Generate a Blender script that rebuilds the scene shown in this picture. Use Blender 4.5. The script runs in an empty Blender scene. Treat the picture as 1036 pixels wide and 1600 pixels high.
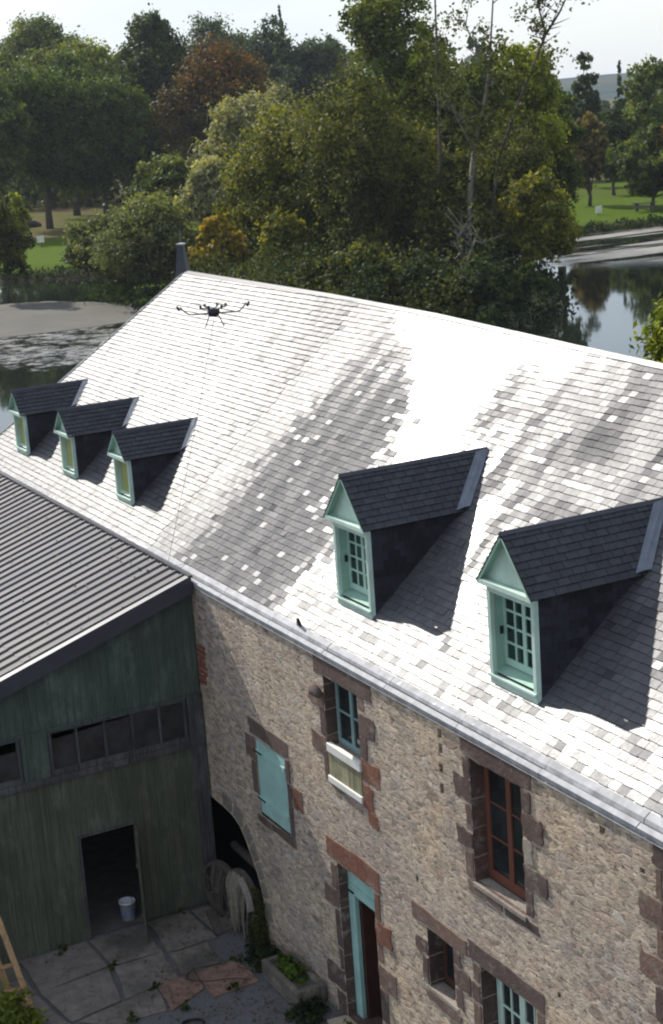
import bpy, math, random
import numpy as np
from mathutils import Vector, Matrix, noise
R=math.radians
random.seed(7); rng=np.random.default_rng(11)
sc=bpy.context.scene; col=sc.collection

# ---------------------------------------------------------------- camera
cam=bpy.data.objects.new('camera',bpy.data.cameras.new('camera')); col.objects.link(cam); sc.camera=cam
yaw,pit,rol=R(-62.99),R(13.90),R(-4.088)
cp,sp=math.cos(pit),math.sin(pit)
fw=Vector((math.sin(yaw)*cp,math.cos(yaw)*cp,-sp)); rt=Vector((math.cos(yaw),-math.sin(yaw),0)); up=rt.cross(fw)
r2=rt*math.cos(rol)+up*math.sin(rol); u2=up*math.cos(rol)-rt*math.sin(rol)
M=Matrix((r2,u2,-fw)).transposed().to_4x4(); M.translation=Vector((0,-11,14.6)); cam.matrix_world=M
cam.data.sensor_fit='VERTICAL'; cam.data.sensor_height=24; cam.data.lens=2580/1600*24
cam.data.clip_start=.5; cam.data.clip_end=9000

# ---------------------------------------------------------------- sky and sun
LD=Vector((.765,.12,-.63)).normalized()                    # direction the sunlight travels
w=bpy.data.worlds.new('World'); sc.world=w; w.use_nodes=True
nt=w.node_tree; nt.nodes.clear()
out=nt.nodes.new('ShaderNodeOutputWorld'); bg=nt.nodes.new('ShaderNodeBackground'); sky=nt.nodes.new('ShaderNodeTexSky')
sky.sky_type='NISHITA'; sky.sun_disc=False; sky.sun_elevation=math.asin(-LD.z); sky.sun_rotation=math.atan2(-LD.x,-LD.y)
sky.air_density=1.0; sky.dust_density=1.2; sky.ozone_density=1.5
# thin high cloud mixed into the sky
tc=nt.nodes.new('ShaderNodeTexCoord'); mp=nt.nodes.new('ShaderNodeMapping'); mp.inputs['Scale'].default_value=(1,1,3.2)
nz=nt.nodes.new('ShaderNodeTexNoise'); nz.inputs['Scale'].default_value=1.7; nz.inputs['Detail'].default_value=5
cr=nt.nodes.new('ShaderNodeValToRGB'); cr.color_ramp.elements[0].position=.3; cr.color_ramp.elements[0].color=(.35,.35,.35,1); cr.color_ramp.elements[1].position=.62; cr.color_ramp.elements[1].color=(.88,.88,.88,1)
mx=nt.nodes.new('ShaderNodeMix'); mx.data_type='RGBA'; mx.inputs[7].default_value=(4.1,4.5,5.0,1)
L=nt.links.new
L(tc.outputs['Generated'],mp.inputs['Vector']); L(mp.outputs[0],nz.inputs['Vector']); L(nz.outputs['Fac'],cr.inputs[0])
L(cr.outputs[0],mx.inputs[0]); L(sky.outputs[0],mx.inputs[6]); L(mx.outputs[2],bg.inputs[0]); bg.inputs[1].default_value=.13; L(bg.outputs[0],out.inputs[0])
sun=bpy.data.objects.new('sun',bpy.data.lights.new('sun','SUN')); col.objects.link(sun)
sun.data.energy=3.9; sun.data.angle=R(.5); sun.data.color=(1,.95,.87); sun.rotation_euler=LD.to_track_quat('-Z','Y').to_euler(); sun.location=(-60,-10,60)
sc.view_settings.view_transform='Standard'; sc.view_settings.look='None'; sc.view_settings.exposure=.60; sc.view_settings.gamma=1
sc.render.engine='CYCLES'; sc.cycles.max_bounces=6; sc.cycles.pixel_filter_type='BLACKMAN_HARRIS'; sc.cycles.filter_width=2.1; sc.cycles.transparent_max_bounces=6

# ---------------------------------------------------------------- materials
class N:
    def __init__(s,name):
        s.m=bpy.data.materials.new(name); s.m.use_nodes=True; s.t=s.m.node_tree; s.p=s.t.nodes['Principled BSDF']; s.co=None
    def n(s,t,**k):
        x=s.t.nodes.new(t)
        for a,b in k.items():
            if a[0]=='_': setattr(x,a[1:],b)
            else: x.inputs[a.replace('_',' ')].default_value=b
        return x
    def l(s,a,b): s.t.links.new(a,b)
    def coord(s,scale=(1,1,1),rot=(0,0,0)):
        if not s.co: s.co=s.n('ShaderNodeTexCoord')
        m=s.n('ShaderNodeMapping'); m.inputs['Scale'].default_value=scale; m.inputs['Rotation'].default_value=rot
        s.l(s.co.outputs['Object'],m.inputs['Vector']); return m.outputs[0]
    def noise(s,sc_,vec,det=4,rough=.55):
        x=s.n('ShaderNodeTexNoise',Scale=sc_,Detail=det,Roughness=rough); s.l(vec,x.inputs['Vector']); return x.outputs['Fac']
    def ramp(s,fac,stops):
        x=s.n('ShaderNodeValToRGB'); e=x.color_ramp.elements
        while len(e)<len(stops): e.new(.5)
        for i,(p,c) in enumerate(stops):
            e[i].position=p; e[i].color=(*c,1) if len(c)==3 else c
        s.l(fac,x.inputs[0]); return x.outputs[0]
    def mix(s,f,a,b,mode='MIX'):
        x=s.n('ShaderNodeMix',_data_type='RGBA',_blend_type=mode)
        for i,v in ((0,f),(6,a),(7,b)):
            if hasattr(v,'is_linked'): s.l(v,x.inputs[i])
            elif i==0: x.inputs[0].default_value=v
            else: x.inputs[i].default_value=(*v,1)
        return x.outputs[2]
    def math(s,op,a,b=0.,clamp=False):
        x=s.n('ShaderNodeMath',_operation=op,_use_clamp=clamp)
        for i,v in ((0,a),(1,b)):
            if hasattr(v,'is_linked'): s.l(v,x.inputs[i])
            else: x.inputs[i].default_value=v
        return x.outputs[0]
    def bump(s,h,dist=.02,st=.6,nrm=None):
        x=s.n('ShaderNodeBump',Distance=dist,Strength=st); s.l(h,x.inputs['Height'])
        if nrm: s.l(nrm,x.inputs['Normal'])
        s.l(x.outputs[0],s.p.inputs['Normal']); return x.outputs[0]
    def col(s,c):
        if hasattr(c,'is_linked'): s.l(c,s.p.inputs['Base Color'])
        else: s.p.inputs['Base Color'].default_value=(*c,1)
    def rough(s,r):
        if hasattr(r,'is_linked'): s.l(r,s.p.inputs['Roughness'])
        else: s.p.inputs['Roughness'].default_value=r

def m_simple(name,c,r=.6,var=.25,scale=6,metal=0,bump=.0,stretch=(1,1,1),spec=.5,dirt=None):
    k=N(name); v=k.coord(stretch); f=k.noise(scale,v,5); g=k.noise(scale*.23,v,3)
    a=tuple(x*(1-var) for x in c); b=tuple(min(1,x*(1+var)) for x in c)
    base=k.ramp(f,[(.3,a),(.7,b)])
    if dirt: base=k.mix(k.ramp(g,[(.45,(0,0,0)),(.7,(1,1,1))]),base,dirt)
    k.col(base); k.rough(k.math('ADD',k.math('MULTIPLY',f,.25),r-.12)); k.p.inputs['Metallic'].default_value=metal
    k.p.inputs['Specular IOR Level'].default_value=spec
    if bump: k.bump(f,bump,.6)
    return k.m

def m_stone_wall():
    k=N('rubble_stone'); v=k.coord((.85,.85,2.1)); v0=k.coord()
    wob=k.n('ShaderNodeTexNoise',Scale=3.5,Detail=5.,Roughness=.7); k.l(v,wob.inputs['Vector'])
    ad=k.n('ShaderNodeMix',_data_type='RGBA',_blend_type='LINEAR_LIGHT'); ad.inputs[0].default_value=.14; k.l(v,ad.inputs[6]); k.l(wob.outputs['Color'],ad.inputs[7]); vv=ad.outputs[2]
    def vor(sc_,f='F1'):
        x=k.n('ShaderNodeTexVoronoi',Scale=sc_,Randomness=1.,_feature=f); k.l(vv,x.inputs['Vector']); return x
    v1=vor(4.0); v2=vor(8.6); ve=vor(4.0,'DISTANCE_TO_EDGE'); ve2=vor(8.6,'DISTANCE_TO_EDGE')
    s1=k.n('ShaderNodeSeparateColor'); k.l(v1.outputs['Color'],s1.inputs[0]); s2=k.n('ShaderNodeSeparateColor'); k.l(v2.outputs['Color'],s2.inputs[0])
    f1=k.noise(30,v,6,.75); f2=k.noise(1.1,v0,5,.65); f3=k.noise(.45,v0,5,.6); f5=k.noise(8,v,5,.7); f6=k.noise(2.2,v0,3)
    big=k.ramp(s1.outputs[0],[(.0,(.20,.165,.14)),(.18,(.44,.37,.29)),(.36,(.27,.245,.235)),(.55,(.52,.44,.35)),(.72,(.33,.245,.20)),(.86,(.46,.43,.40)),(1,(.22,.20,.19))])
    sml=k.ramp(s2.outputs[0],[(0,(.17,.145,.13)),(.25,(.42,.36,.29)),(.5,(.54,.47,.385)),(.72,(.29,.24,.215)),(.88,(.40,.30,.235)),(1,(.60,.54,.46))])
    sel=k.ramp(f6,[(.44,(0,)*3),(.54,(1,)*3)]); base=k.mix(sel,big,sml); ed=k.mix(sel,ve.outputs['Distance'],ve2.outputs['Distance']) ; ed=k.math('ADD',ed,0.)
    wdt=k.math('ADD',k.math('MULTIPLY',f5,.16),-.045); mort=k.math('MULTIPLY',k.math('SUBTRACT',wdt,ed),28.,True)
    base=k.mix(k.math('MULTIPLY',mort,.8),base,(.50,.435,.345))
    base=k.mix(k.ramp(f2,[(.46,(.0,)*3),(.72,(.65,)*3)]),base,(.50,.44,.365))
    base=k.mix(1,base,k.ramp(f5,[(.28,(.66,.64,.63)),(.5,(1,.99,.98)),(.72,(1.2,1.18,1.14))]),'MULTIPLY')
    base=k.mix(1,base,k.ramp(f1,[(.30,(.60,.59,.58)),(.5,(1,.99,.98)),(.70,(1.25,1.22,1.17))]),'MULTIPLY')
    base=k.mix(1,base,k.ramp(f3,[(.3,(.82,.82,.86)),(.5,(1,.97,.94)),(.7,(1.14,1.05,.90))]),'MULTIPLY')
    pit=k.noise(8.5,k.coord((.8,1,2.6)),4,.65); pm=k.ramp(pit,[(.575,(0,)*3),(.63,(.85,)*3)]); base=k.mix(pm,base,(.085,.075,.068))
    f4=k.noise(.9,k.coord((1,1,.4)),5,.65); base=k.mix(k.ramp(f4,[(.56,(0,)*3),(.74,(.5,)*3)]),base,(.21,.195,.185))
    base=k.mix(1,base,(1.05,1.02,.975),'MULTIPLY'); hs=k.n('ShaderNodeHueSaturation',Saturation=.86,Value=1.10); k.l(base,hs.inputs['Color']); base=hs.outputs[0]
    k.col(base); k.rough(.95); k.p.inputs['Specular IOR Level'].default_value=.15
    h=k.math('ADD',k.math('MULTIPLY',k.math('MINIMUM',k.math('MULTIPLY',ed,7.),1.),.55),k.math('MULTIPLY',f1,.45)); h=k.math('ADD',h,k.math('MULTIPLY',f5,.5))
    h=k.math('SUBTRACT',h,k.math('MULTIPLY',pm,.4)); k.bump(h,.035,.7); return k.m

def m_block(name,c,c2,joint=0):
    k=N(name); v=k.coord(); f=k.noise(7,v,5,.65); g=k.noise(30,v,4,.7); h=k.noise(1.3,v,3)
    b=k.ramp(f,[(.25,tuple(x*.72 for x in c)),(.55,c),(.8,c2)]); b=k.mix(k.ramp(h,[(.4,(0,)*3),(.7,(.6,)*3)]),b,c2)
    b=k.mix(1,b,k.ramp(g,[(.3,(.7,)*3),(.7,(1.2,)*3)]),'MULTIPLY'); oi=k.n('ShaderNodeObjectInfo'); b=k.mix(1,b,k.ramp(oi.outputs['Random'],[(0,(.78,.8,.84)),(.5,(1,1,1)),(1,(1.35,1.25,1.15))]),'MULTIPLY'); 
    if joint:
        sx=k.n('ShaderNodeSeparateXYZ'); k.l(k.co.outputs['Object'],sx.inputs[0]); fr=k.math('FRACT',k.math('ADD',k.math('MULTIPLY',sx.outputs[2],joint),k.math('MULTIPLY',f,.12))); b=k.mix(k.ramp(fr,[(0,(.8,)*3),(.035,(.8,)*3),(.05,(0,)*3)]),b,(.33,.28,.23))
    b=k.mix(k.ramp(k.noise(3.3,v,4,.7),[(.55,(0,)*3),(.68,(.6,)*3)]),b,(.30,.26,.215)); k.col(b); k.rough(.9); k.p.inputs['Specular IOR Level'].default_value=.2
    k.bump(k.math('ADD',f,g),.02,.6); return k.m

def m_slate():
    k=N('slate'); a=k.n('ShaderNodeAttribute',_attribute_name='tint'); sp_=k.n('ShaderNodeSeparateColor'); k.l(a.outputs['Color'],sp_.inputs[0])
    v=k.coord((1,1,1)); f=k.noise(16,v,5,.7); g=k.noise(2.0,v,4,.6); tone=sp_.outputs[0]
    c=k.mix(tone,(.020,.020,.025),(.135,.133,.142)); c=k.mix(1,c,k.ramp(f,[(.3,(.78,)*3),(.7,(1.15,)*3)]),'MULTIPLY')
    c=k.mix(k.ramp(g,[(.6,(0,)*3),(.72,(.35,)*3)]),c,(.07,.066,.06))
    k.col(c); f7=k.noise(45,v,4,.7); r=k.math('ADD',sp_.outputs[1],k.math('ADD',k.math('MULTIPLY',k.math('SUBTRACT',f,.5),.2),k.math('MULTIPLY',k.math('SUBTRACT',f7,.5),.12)),True); k.rough(r)
    k.l(sp_.outputs[2],k.p.inputs['Specular IOR Level']); k.bump(f,.006,.35); return k.m

def m_slate_dark():
    k=N('dormer_slate'); v=k.coord(); a=k.n('ShaderNodeAttribute',_attribute_name='tint'); f=k.noise(14,v,5,.7)
    c=k.mix(1,a.outputs['Color'],k.ramp(f,[(.3,(.6,)*3),(.75,(1.35,)*3)]),'MULTIPLY'); k.col(c); k.rough(.55); k.p.inputs['Specular IOR Level'].default_value=.35; k.bump(f,.006,.5); return k.m

def m_boards(name,ca,cb,cc,plank=7.2):
    k=N(name); v=k.coord((1,1,.06)); v2=k.coord(); f=k.noise(26,v,6,.7); g=k.noise(6,v,4); h=k.noise(.9,v2,4,.6)
    c=k.ramp(f,[(.28,ca),(.5,cb),(.72,cc)]); c=k.mix(k.ramp(h,[(.38,(0,)*3),(.68,(.6,)*3)]),c,ca); c=k.mix(k.ramp(k.noise(1.6,k.coord((1,1,.5)),5,.7),[(.52,(0,)*3),(.7,(.5,)*3)]),c,tuple(x*1.5 for x in cc))
    sx=k.n('ShaderNodeSeparateXYZ'); k.l(v2,sx.inputs[0]); s=k.math('ADD',sx.outputs[0],sx.outputs[1])
    fr=k.math('FRACT',k.math('MULTIPLY',s,plank)); gap=k.ramp(fr,[(0,(.3,)*3),(.04,(1,)*3),(.96,(1,)*3),(1,(.3,)*3)])
    idx=k.math('FLOOR',k.math('MULTIPLY',s,plank)); wn=k.n('ShaderNodeTexWhiteNoise',_noise_dimensions='1D'); k.l(idx,wn.inputs['W'])
    c=k.mix(1,c,k.ramp(wn.outputs['Value'],[(0,(.86,.88,.87)),(1,(1.1,1.07,1.05))]),'MULTIPLY')
    c=k.mix(1,c,k.ramp(gap,[(0,(.35,)*3),(1,(1,)*3)]),'MULTIPLY'); k.col(c); k.rough(.85); k.p.inputs['Specular IOR Level'].default_value=.15
    k.bump(k.math('ADD',k.math('MULTIPLY',f,.5),gap),.012,.7); return k.m

def m_paint(name,c,worn=(.30,.29,.25),amt=.62):
    k=N(name); v=k.coord((1,1,.25)); f=k.noise(18,v,6,.75); g=k.noise(2.5,k.coord(),4)
    b=k.ramp(g,[(.3,tuple(x*.82 for x in c)),(.7,tuple(x*1.1 for x in c))]); b=k.mix(k.ramp(f,[(amt,(0,)*3),(amt+.1,(.8,)*3)]),b,worn)
    k.col(b); k.rough(.62); k.p.inputs['Specular IOR Level'].default_value=.3; k.bump(f,.004,.5); return k.m

def m_glass(name='window_glass',c=(.012,.016,.018)):
    k=N(name); f=k.noise(3,k.coord(),3); k.col(k.ramp(f,[(.3,tuple(x*.6 for x in c)),(.7,tuple(x*1.8 for x in c))])); k.rough(.09); k.p.inputs['Specular IOR Level'].default_value=.6; k.bump(f,.01,.15); return k.m

def m_leaf(name,trans=.3):
    k=N(name); a=k.n('ShaderNodeAttribute',_attribute_name='tint'); k.l(a.outputs['Color'],k.p.inputs['Base Color']); k.rough(.6); k.p.inputs['Specular IOR Level'].default_value=.1
    t=k.n('ShaderNodeBsdfTranslucent'); k.l(k.mix(1,a.outputs['Color'],(1.25,1.25,.55),'MULTIPLY'),t.inputs[0]); m=k.n('ShaderNodeMixShader'); m.inputs[0].default_value=trans
    o=k.t.nodes['Material Output']; k.l(k.p.outputs[0],m.inputs[1]); k.l(t.outputs[0],m.inputs[2]); k.l(m.outputs[0],o.inputs[0]); return k.m

def m_water():
    k=N('pond_water'); v=k.coord(); f=k.noise(.9,k.coord((1,1,1)),4,.6); g=k.noise(.08,v,5,.6); h=k.noise(.5,v,5,.7)
    sx=k.n('ShaderNodeSeparateXYZ'); k.l(k.co.outputs['Object'],sx.inputs[0]); X,Y=sx.outputs[0],sx.outputs[1]
    # floating duckweed and scum: long rafts by the two shores
    e1=k.math('SUBTRACT',1,k.math('ADD',k.math('POWER',k.math('DIVIDE',k.math('ADD',X,112.),13.),2.),k.math('POWER',k.math('DIVIDE',k.math('SUBTRACT',Y,25.),9.),2.)))
    ang=k.n('ShaderNodeMapping'); ang.inputs['Rotation'].default_value=(0,0,R(-40)); ang.inputs['Scale'].default_value=(.35,.05,1); k.l(k.co.outputs['Object'],ang.inputs['Vector'])
    st=k.noise(1.0,ang.outputs[0],5,.6)
    far=k.math('MULTIPLY',k.math('SUBTRACT',k.math('MULTIPLY',k.math('ADD',Y,k.math('MULTIPLY',X,-.5)),.055),7.15),1.,True)  # rafts gather by the far right shore
    m1=k.math('MULTIPLY',k.ramp(k.math('ADD',e1,k.math('MULTIPLY',k.math('SUBTRACT',h,.5),2.2)),[(.15,(0,)*3),(.4,(1,)*3)]),k.ramp(k.noise(.8,v,6,.75),[(.42,(.0,)*3),(.6,(.7,)*3)]))
    m2=k.math('MULTIPLY',far,k.ramp(st,[(.44,(0,)*3),(.52,(1,)*3)]))
    scum=k.math('MAXIMUM',m1,m2)
    k.col(k.mix(scum,(.012,.016,.012),k.ramp(h,[(.3,(.16,.15,.13)),(.7,(.30,.28,.25))])))
    k.l(k.math('ADD',k.math('MULTIPLY',scum,.6),.035),k.p.inputs['Roughness']); k.p.inputs['IOR'].default_value=1.33
    k.bump(f,.006,.2); return k.m

def m_ground():
    k=N('park_ground'); v=k.coord(); f=k.noise(.09,v,5,.6); g=k.noise(2.5,v,5,.7); h=k.noise(.035,v,4)
    gr=k.ramp(g,[(.3,(.042,.075,.006)),(.7,(.082,.128,.010))]); gr=k.mix(k.ramp(f,[(.45,(0,)*3),(.8,(.7,)*3)]),gr,(.07,.09,.016))
    gr=k.mix(k.ramp(h,[(.55,(0,)*3),(.66,(.4,)*3)]),gr,(.075,.075,.03))
    sx=k.n('ShaderNodeSeparateXYZ'); k.l(k.co.outputs['Object'],sx.inputs[0])
    sy=k.n('ShaderNodeSeparateXYZ'); k.l(k.co.outputs['Object'],sy.inputs[0]); wst=k.math('MULTIPLY',k.math('SUBTRACT',k.math('MULTIPLY',sy.outputs[0],-.1),20.),1.,True); gr=k.mix(k.math('MULTIPLY',wst,k.ramp(k.noise(.06,k.coord((1,1,1)),4,.6),[(.40,(.2,)*3),(.52,(.9,)*3)])),gr,(.105,.078,.042))
    mud=k.ramp(k.math('ADD',k.math('MULTIPLY',sx.outputs[2],1.),k.math('MULTIPLY',k.math('SUBTRACT',g,.5),.3)),[(.0,(1,)*3),(.12,(0,)*3)])
    gr=k.mix(mud,gr,(.05,.042,.033)); k.col(gr); k.rough(.95); k.p.inputs['Specular IOR Level'].default_value=.03; k.bump(g,.08,.6); return k.m

def m_gravel():
    k=N('gravel'); v=k.coord(); f=k.noise(60,v,4,.8); g=k.noise(1.1,v,5,.6); h=k.noise(12,v,4,.7)
    c=k.ramp(f,[(.3,(.065,.066,.072)),(.6,(.145,.145,.152)),(.8,(.28,.275,.27))]); c=k.mix(k.ramp(g,[(.52,(0,)*3),(.68,(.7,)*3)]),c,(.055,.062,.035)); k.col(c); k.rough(.95)
    k.bump(k.math('ADD',f,h),.015,.8); return k.m
def m_pave(name,c):
    k=N(name); v=k.coord(); f=k.noise(5,v,6,.7); g=k.noise(.8,v,4); h=k.noise(26,v,4,.7)
    b=k.ramp(f,[(.28,tuple(x*.55 for x in c)),(.55,c),(.8,tuple(x*1.35 for x in c))]); b=k.mix(k.ramp(g,[(.5,(0,)*3),(.68,(.7,)*3)]),b,(.05,.052,.042))
    k.col(b); k.rough(.9); k.bump(k.math('ADD',f,h),.02,.6); return k.m

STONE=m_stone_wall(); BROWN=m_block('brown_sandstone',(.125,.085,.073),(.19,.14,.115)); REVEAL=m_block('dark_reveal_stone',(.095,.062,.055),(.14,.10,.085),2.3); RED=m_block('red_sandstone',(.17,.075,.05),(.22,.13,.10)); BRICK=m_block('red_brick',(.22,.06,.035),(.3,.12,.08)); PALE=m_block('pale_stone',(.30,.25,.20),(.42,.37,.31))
SLATE=m_slate(); DSL=m_slate_dark()
ZINC=m_simple('zinc',(.33,.33,.345),.66,.35,5,.0,0,(1,1,1),.3); ZINCD=m_simple('dark_zinc',(.15,.165,.20),.45,.2,5,.3)
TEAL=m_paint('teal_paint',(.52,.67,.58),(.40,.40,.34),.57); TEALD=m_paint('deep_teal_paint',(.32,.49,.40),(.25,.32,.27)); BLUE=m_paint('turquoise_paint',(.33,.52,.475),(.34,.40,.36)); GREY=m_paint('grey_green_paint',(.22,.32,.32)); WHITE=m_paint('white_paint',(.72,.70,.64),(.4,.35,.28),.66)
REDW=m_paint('red_brown_paint',(.155,.055,.034),(.12,.05,.03),.7); DARKW=m_paint('dark_brown_paint',(.07,.03,.022),(.1,.08,.06),.68); OCHRE=m_paint('ochre_paint',(.36,.37,.13),(.3,.3,.2),.68)
GLASS=m_glass(); GLASS2=m_glass('shed_glass',(.026,.024,.026)); GLASS2.node_tree.nodes['Principled BSDF'].inputs['Roughness'].default_value=.3; GLASS2.node_tree.nodes['Principled BSDF'].inputs['Specular IOR Level'].default_value=.35
WICK=m_boards('wicker_slats',(.10,.085,.05),(.27,.25,.16),(.42,.39,.27),24)
UPB=m_boards('green_boards',(.038,.050,.043),(.068,.088,.074),(.105,.125,.108)); LOB=m_boards('olive_boards',(.048,.054,.040),(.088,.096,.070),(.13,.135,.105)); DKB=m_boards('grey_wood',(.03,.03,.033),(.075,.075,.078),(.12,.12,.12),3)
SHEET=m_simple('steel_sheet',(.076,.073,.082),.62,.3,1.6,.0,0,(1,.15,1),.3,(.085,.078,.078)); FASC=m_simple('dark_steel',(.035,.036,.05),.45,.2,3)
WOOD=m_simple('bare_wood',(.33,.20,.10),.8,.3,14,0,.004,(1,1,.2)); OLDW=m_simple('old_wood',(.085,.07,.06),.9,.35,16,0,.01,(1,1,.3)); PALEW=m_simple('silver_wood',(.24,.215,.185),.85,.25,20,0,.006)
STRAW=m_simple('dry_straw',(.20,.175,.14),.9,.35,20); BLACK=m_simple('black_plastic',(.014,.015,.02),.45,.2,8); CARB=m_simple('dark_carbon',(.09,.095,.12),.5,.2,8); RUB=m_simple('black_rubber',(.012,.012,.014),.55,.2,8)
PLAS=m_simple('white_plastic',(.62,.63,.68),.4,.06,4); PBLUE=m_simple('blue_label',(.16,.19,.34),.5,.1,4); BARK=m_simple('bark',(.075,.06,.05),.95,.35,3,0,.05,(1,1,.4)); BARKL=m_simple('grey_bark',(.17,.15,.13),.95,.3,3,0,.05,(1,1,.4))
LEAF=m_leaf('leaves',.38); WATER=m_water(); GROUND=m_ground(); GRAVEL=m_gravel(); PAVE=m_pave('worn_slabs',(.20,.168,.148)); RPAVE=m_pave('red_slab',(.25,.15,.115)); MAT=m_simple('dried_weed_mat',(.105,.098,.085),.9,.2,.7,0,.03,(1,1,1),.2,(.085,.082,.068)); TROUGH=m_block('mossy_stone',(.11,.10,.09),(.17,.16,.13))
DARKIN=m_simple('dark_room_backing',(.03,.028,.028),.95,.3,3); INFL=m_simple('earth_floor',(.10,.085,.08),.9,.3,4)  # house interior coloured near black to stand in for unlit rooms

# ---------------------------------------------------------------- helpers
def tag(o,label=None,cat=None,group=None,kind=None):
    for k_,v_ in (('label',label),('category',cat),('group',group),('kind',kind)):
        if v_: o[k_]=v_
    return o
def empty(name,loc,label,cat,group=None,rz=0,kind=None):
    o=bpy.data.objects.new(name,None); col.objects.link(o); o.location=loc; o.rotation_euler.z=rz; return tag(o,label,cat,group,kind)
class MB:
    def __init__(s): s.v=[]; s.f=[]; s.t=[]; s.sm=[]
    def poly(s,pts,t=None):
        n=len(s.v); s.v+= [tuple(p) for p in pts]; s.f.append(tuple(range(n,n+len(pts)))); s.t.append(t); return s
    def box(s,a,b,t=None):
        x0,x1=sorted((a[0],b[0]));y0,y1=sorted((a[1],b[1]));z0,z1=sorted((a[2],b[2]));n=len(s.v)
        s.v+=[(x0,y0,z0),(x1,y0,z0),(x1,y1,z0),(x0,y1,z0),(x0,y0,z1),(x1,y0,z1),(x1,y1,z1),(x0,y1,z1)]
        for f in ((3,2,1,0),(4,5,6,7),(0,1,5,4),(1,2,6,5),(2,3,7,6),(3,0,4,7)): s.f.append(tuple(n+i for i in f)); s.t.append(t)
        return s
    def prism(s,poly,off,t=None):           # polygon of 3-D points swept by the vector off
        n=len(s.v); k=len(poly); off=Vector(off); s.v+=[tuple(Vector(p)) for p in poly]+[tuple(Vector(p)+off) for p in poly]
        s.f.append(tuple(n+i for i in range(k))[::-1]); s.t.append(t); s.f.append(tuple(n+k+i for i in range(k))); s.t.append(t)
        for i in range(k): j=(i+1)%k; s.f.append((n+i,n+j,n+k+j,n+k+i)); s.t.append(t)
        return s
    def bar(s,a,b,w_,h=None,upv=(0,0,1)):
        a=Vector(a);b=Vector(b);d=(b-a).normalized(); u=Vector(upv)
        if abs(d.dot(u))>.95: u=Vector((1,0,0))
        x=d.cross(u).normalized()*w_/2; y=x.cross(d).normalized()*(h or w_)/2
        return s.prism([a-x-y,a+x-y,a+x+y,a-x+y],b-a)
    def tube(s,pts,r,n=8,cap=True):
        pts=[Vector(p) for p in pts]; rs=r if hasattr(r,'__len__') else [r]*len(pts); base=len(s.v); prev=None
        for i,p in enumerate(pts):
            d=(pts[min(i+1,len(pts)-1)]-pts[max(i-1,0)]).normalized()
            if prev is None: u=Vector((0,0,1)) if abs(d.z)<.9 else Vector((1,0,0)); u=(u-d*u.dot(d)).normalized()
            else: u=(prev-d*prev.dot(d)).normalized()
            prev=u; v=d.cross(u)
            for k in range(n): a=2*math.pi*k/n; s.v.append(tuple(p+(u*math.cos(a)+v*math.sin(a))*rs[i]))
        for i in range(len(pts)-1):
            for k in range(n): q=(k+1)%n; s.f.append((base+i*n+k,base+i*n+q,base+(i+1)*n+q,base+(i+1)*n+k)); s.t.append(None)
        if cap:
            s.f.append(tuple(base+k for k in range(n))[::-1]); s.t.append(None); m=base+(len(pts)-1)*n; s.f.append(tuple(m+k for k in range(n))); s.t.append(None)
        return s
    def lathe(s,c,prof,n=20,ax='z'):
        base=len(s.v)
        for r_,h in prof:
            for k in range(n):
                a=2*math.pi*k/n; x,y=r_*math.cos(a),r_*math.sin(a)
                s.v.append((c[0]+x,c[1]+y,c[2]+h) if ax=='z' else ((c[0]+h,c[1]+x,c[2]+y) if ax=='x' else (c[0]+x,c[1]+h,c[2]+y)))
        for i in range(len(prof)-1):
            for k in range(n): q=(k+1)%n; s.f.append((base+i*n+k,base+i*n+q,base+(i+1)*n+q,base+(i+1)*n+k)); s.t.append(None)
        return s
    def build(s,name,mat,parent=None,smooth=False,bevel=0,label=None):
        me=bpy.data.meshes.new(name); me.from_pydata(s.v,[],s.f); me.materials.append(mat)
        if any(t is not None for t in s.t):
            a=me.attributes.new('tint','FLOAT_COLOR','FACE'); a.data.foreach_set('color',np.array([(*(t or (.5,.5,.5)),1.) for t in s.t],dtype=np.float32).ravel())
        me.update(); o=bpy.data.objects.new(name,me); col.objects.link(o)
        if parent:
            o.parent=parent
            p=parent; 
            while p: 
                if p.type=='EMPTY': o.location=-p.location if p is parent else (0,0,0)
                p=p.parent
            if parent.type!='EMPTY': o.location=(0,0,0)
        if smooth: me.polygons.foreach_set('use_smooth',[True]*len(me.polygons))
        if bevel:
            m=o.modifiers.new('bevel','BEVEL'); m.width=bevel; m.segments=2; m.limit_method='ANGLE'; m.angle_limit=R(40)
        if label: o['label']=label
        return o
# every mesh below is written in world metres; build() cancels the parent Empty's location (Empties here are unrotated)

# ================================================================ THE SETTING
def sdpoly(P,poly):
    poly=np.array(poly,float); n=len(poly); d=np.full(len(P),1e9); ins=np.zeros(len(P),bool)
    for i in range(n):
        a=poly[i]; b=poly[(i+1)%n]; e=b-a; w_=P-a; t=np.clip((w_@e)/(e@e),0,1); d=np.minimum(d,np.hypot(*(w_-t[:,None]*e).T))
        c=((a[1]<=P[:,1])&(b[1]>P[:,1]))|((b[1]<=P[:,1])&(a[1]>P[:,1])); xx=a[0]+(P[:,1]-a[1])/(b[1]-a[1]+1e-12)*(b[0]-a[0]); ins^=c&(P[:,0]<xx)
    return np.where(ins,-d,d)
POND=[(-181,24.6),(-164,37),(-160,42),(-154,49),(-158,64),(-153,83),(-141,90),(-142,95),(-141,104),(-136,118),(-100,150),(-40,120),(-20,60),(-20,20),(-44,19),(-56,8),(-70,-30),(-150,-40)]
ISLE=[(-104,62),(-98,57),(-92,50.5),(-88,44),(-87,37),(-98,34.5),(-106,35),(-128,38.5),(-137,37.5),(-146,40),(-150,47),(-137,60),(-121,72)]
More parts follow.
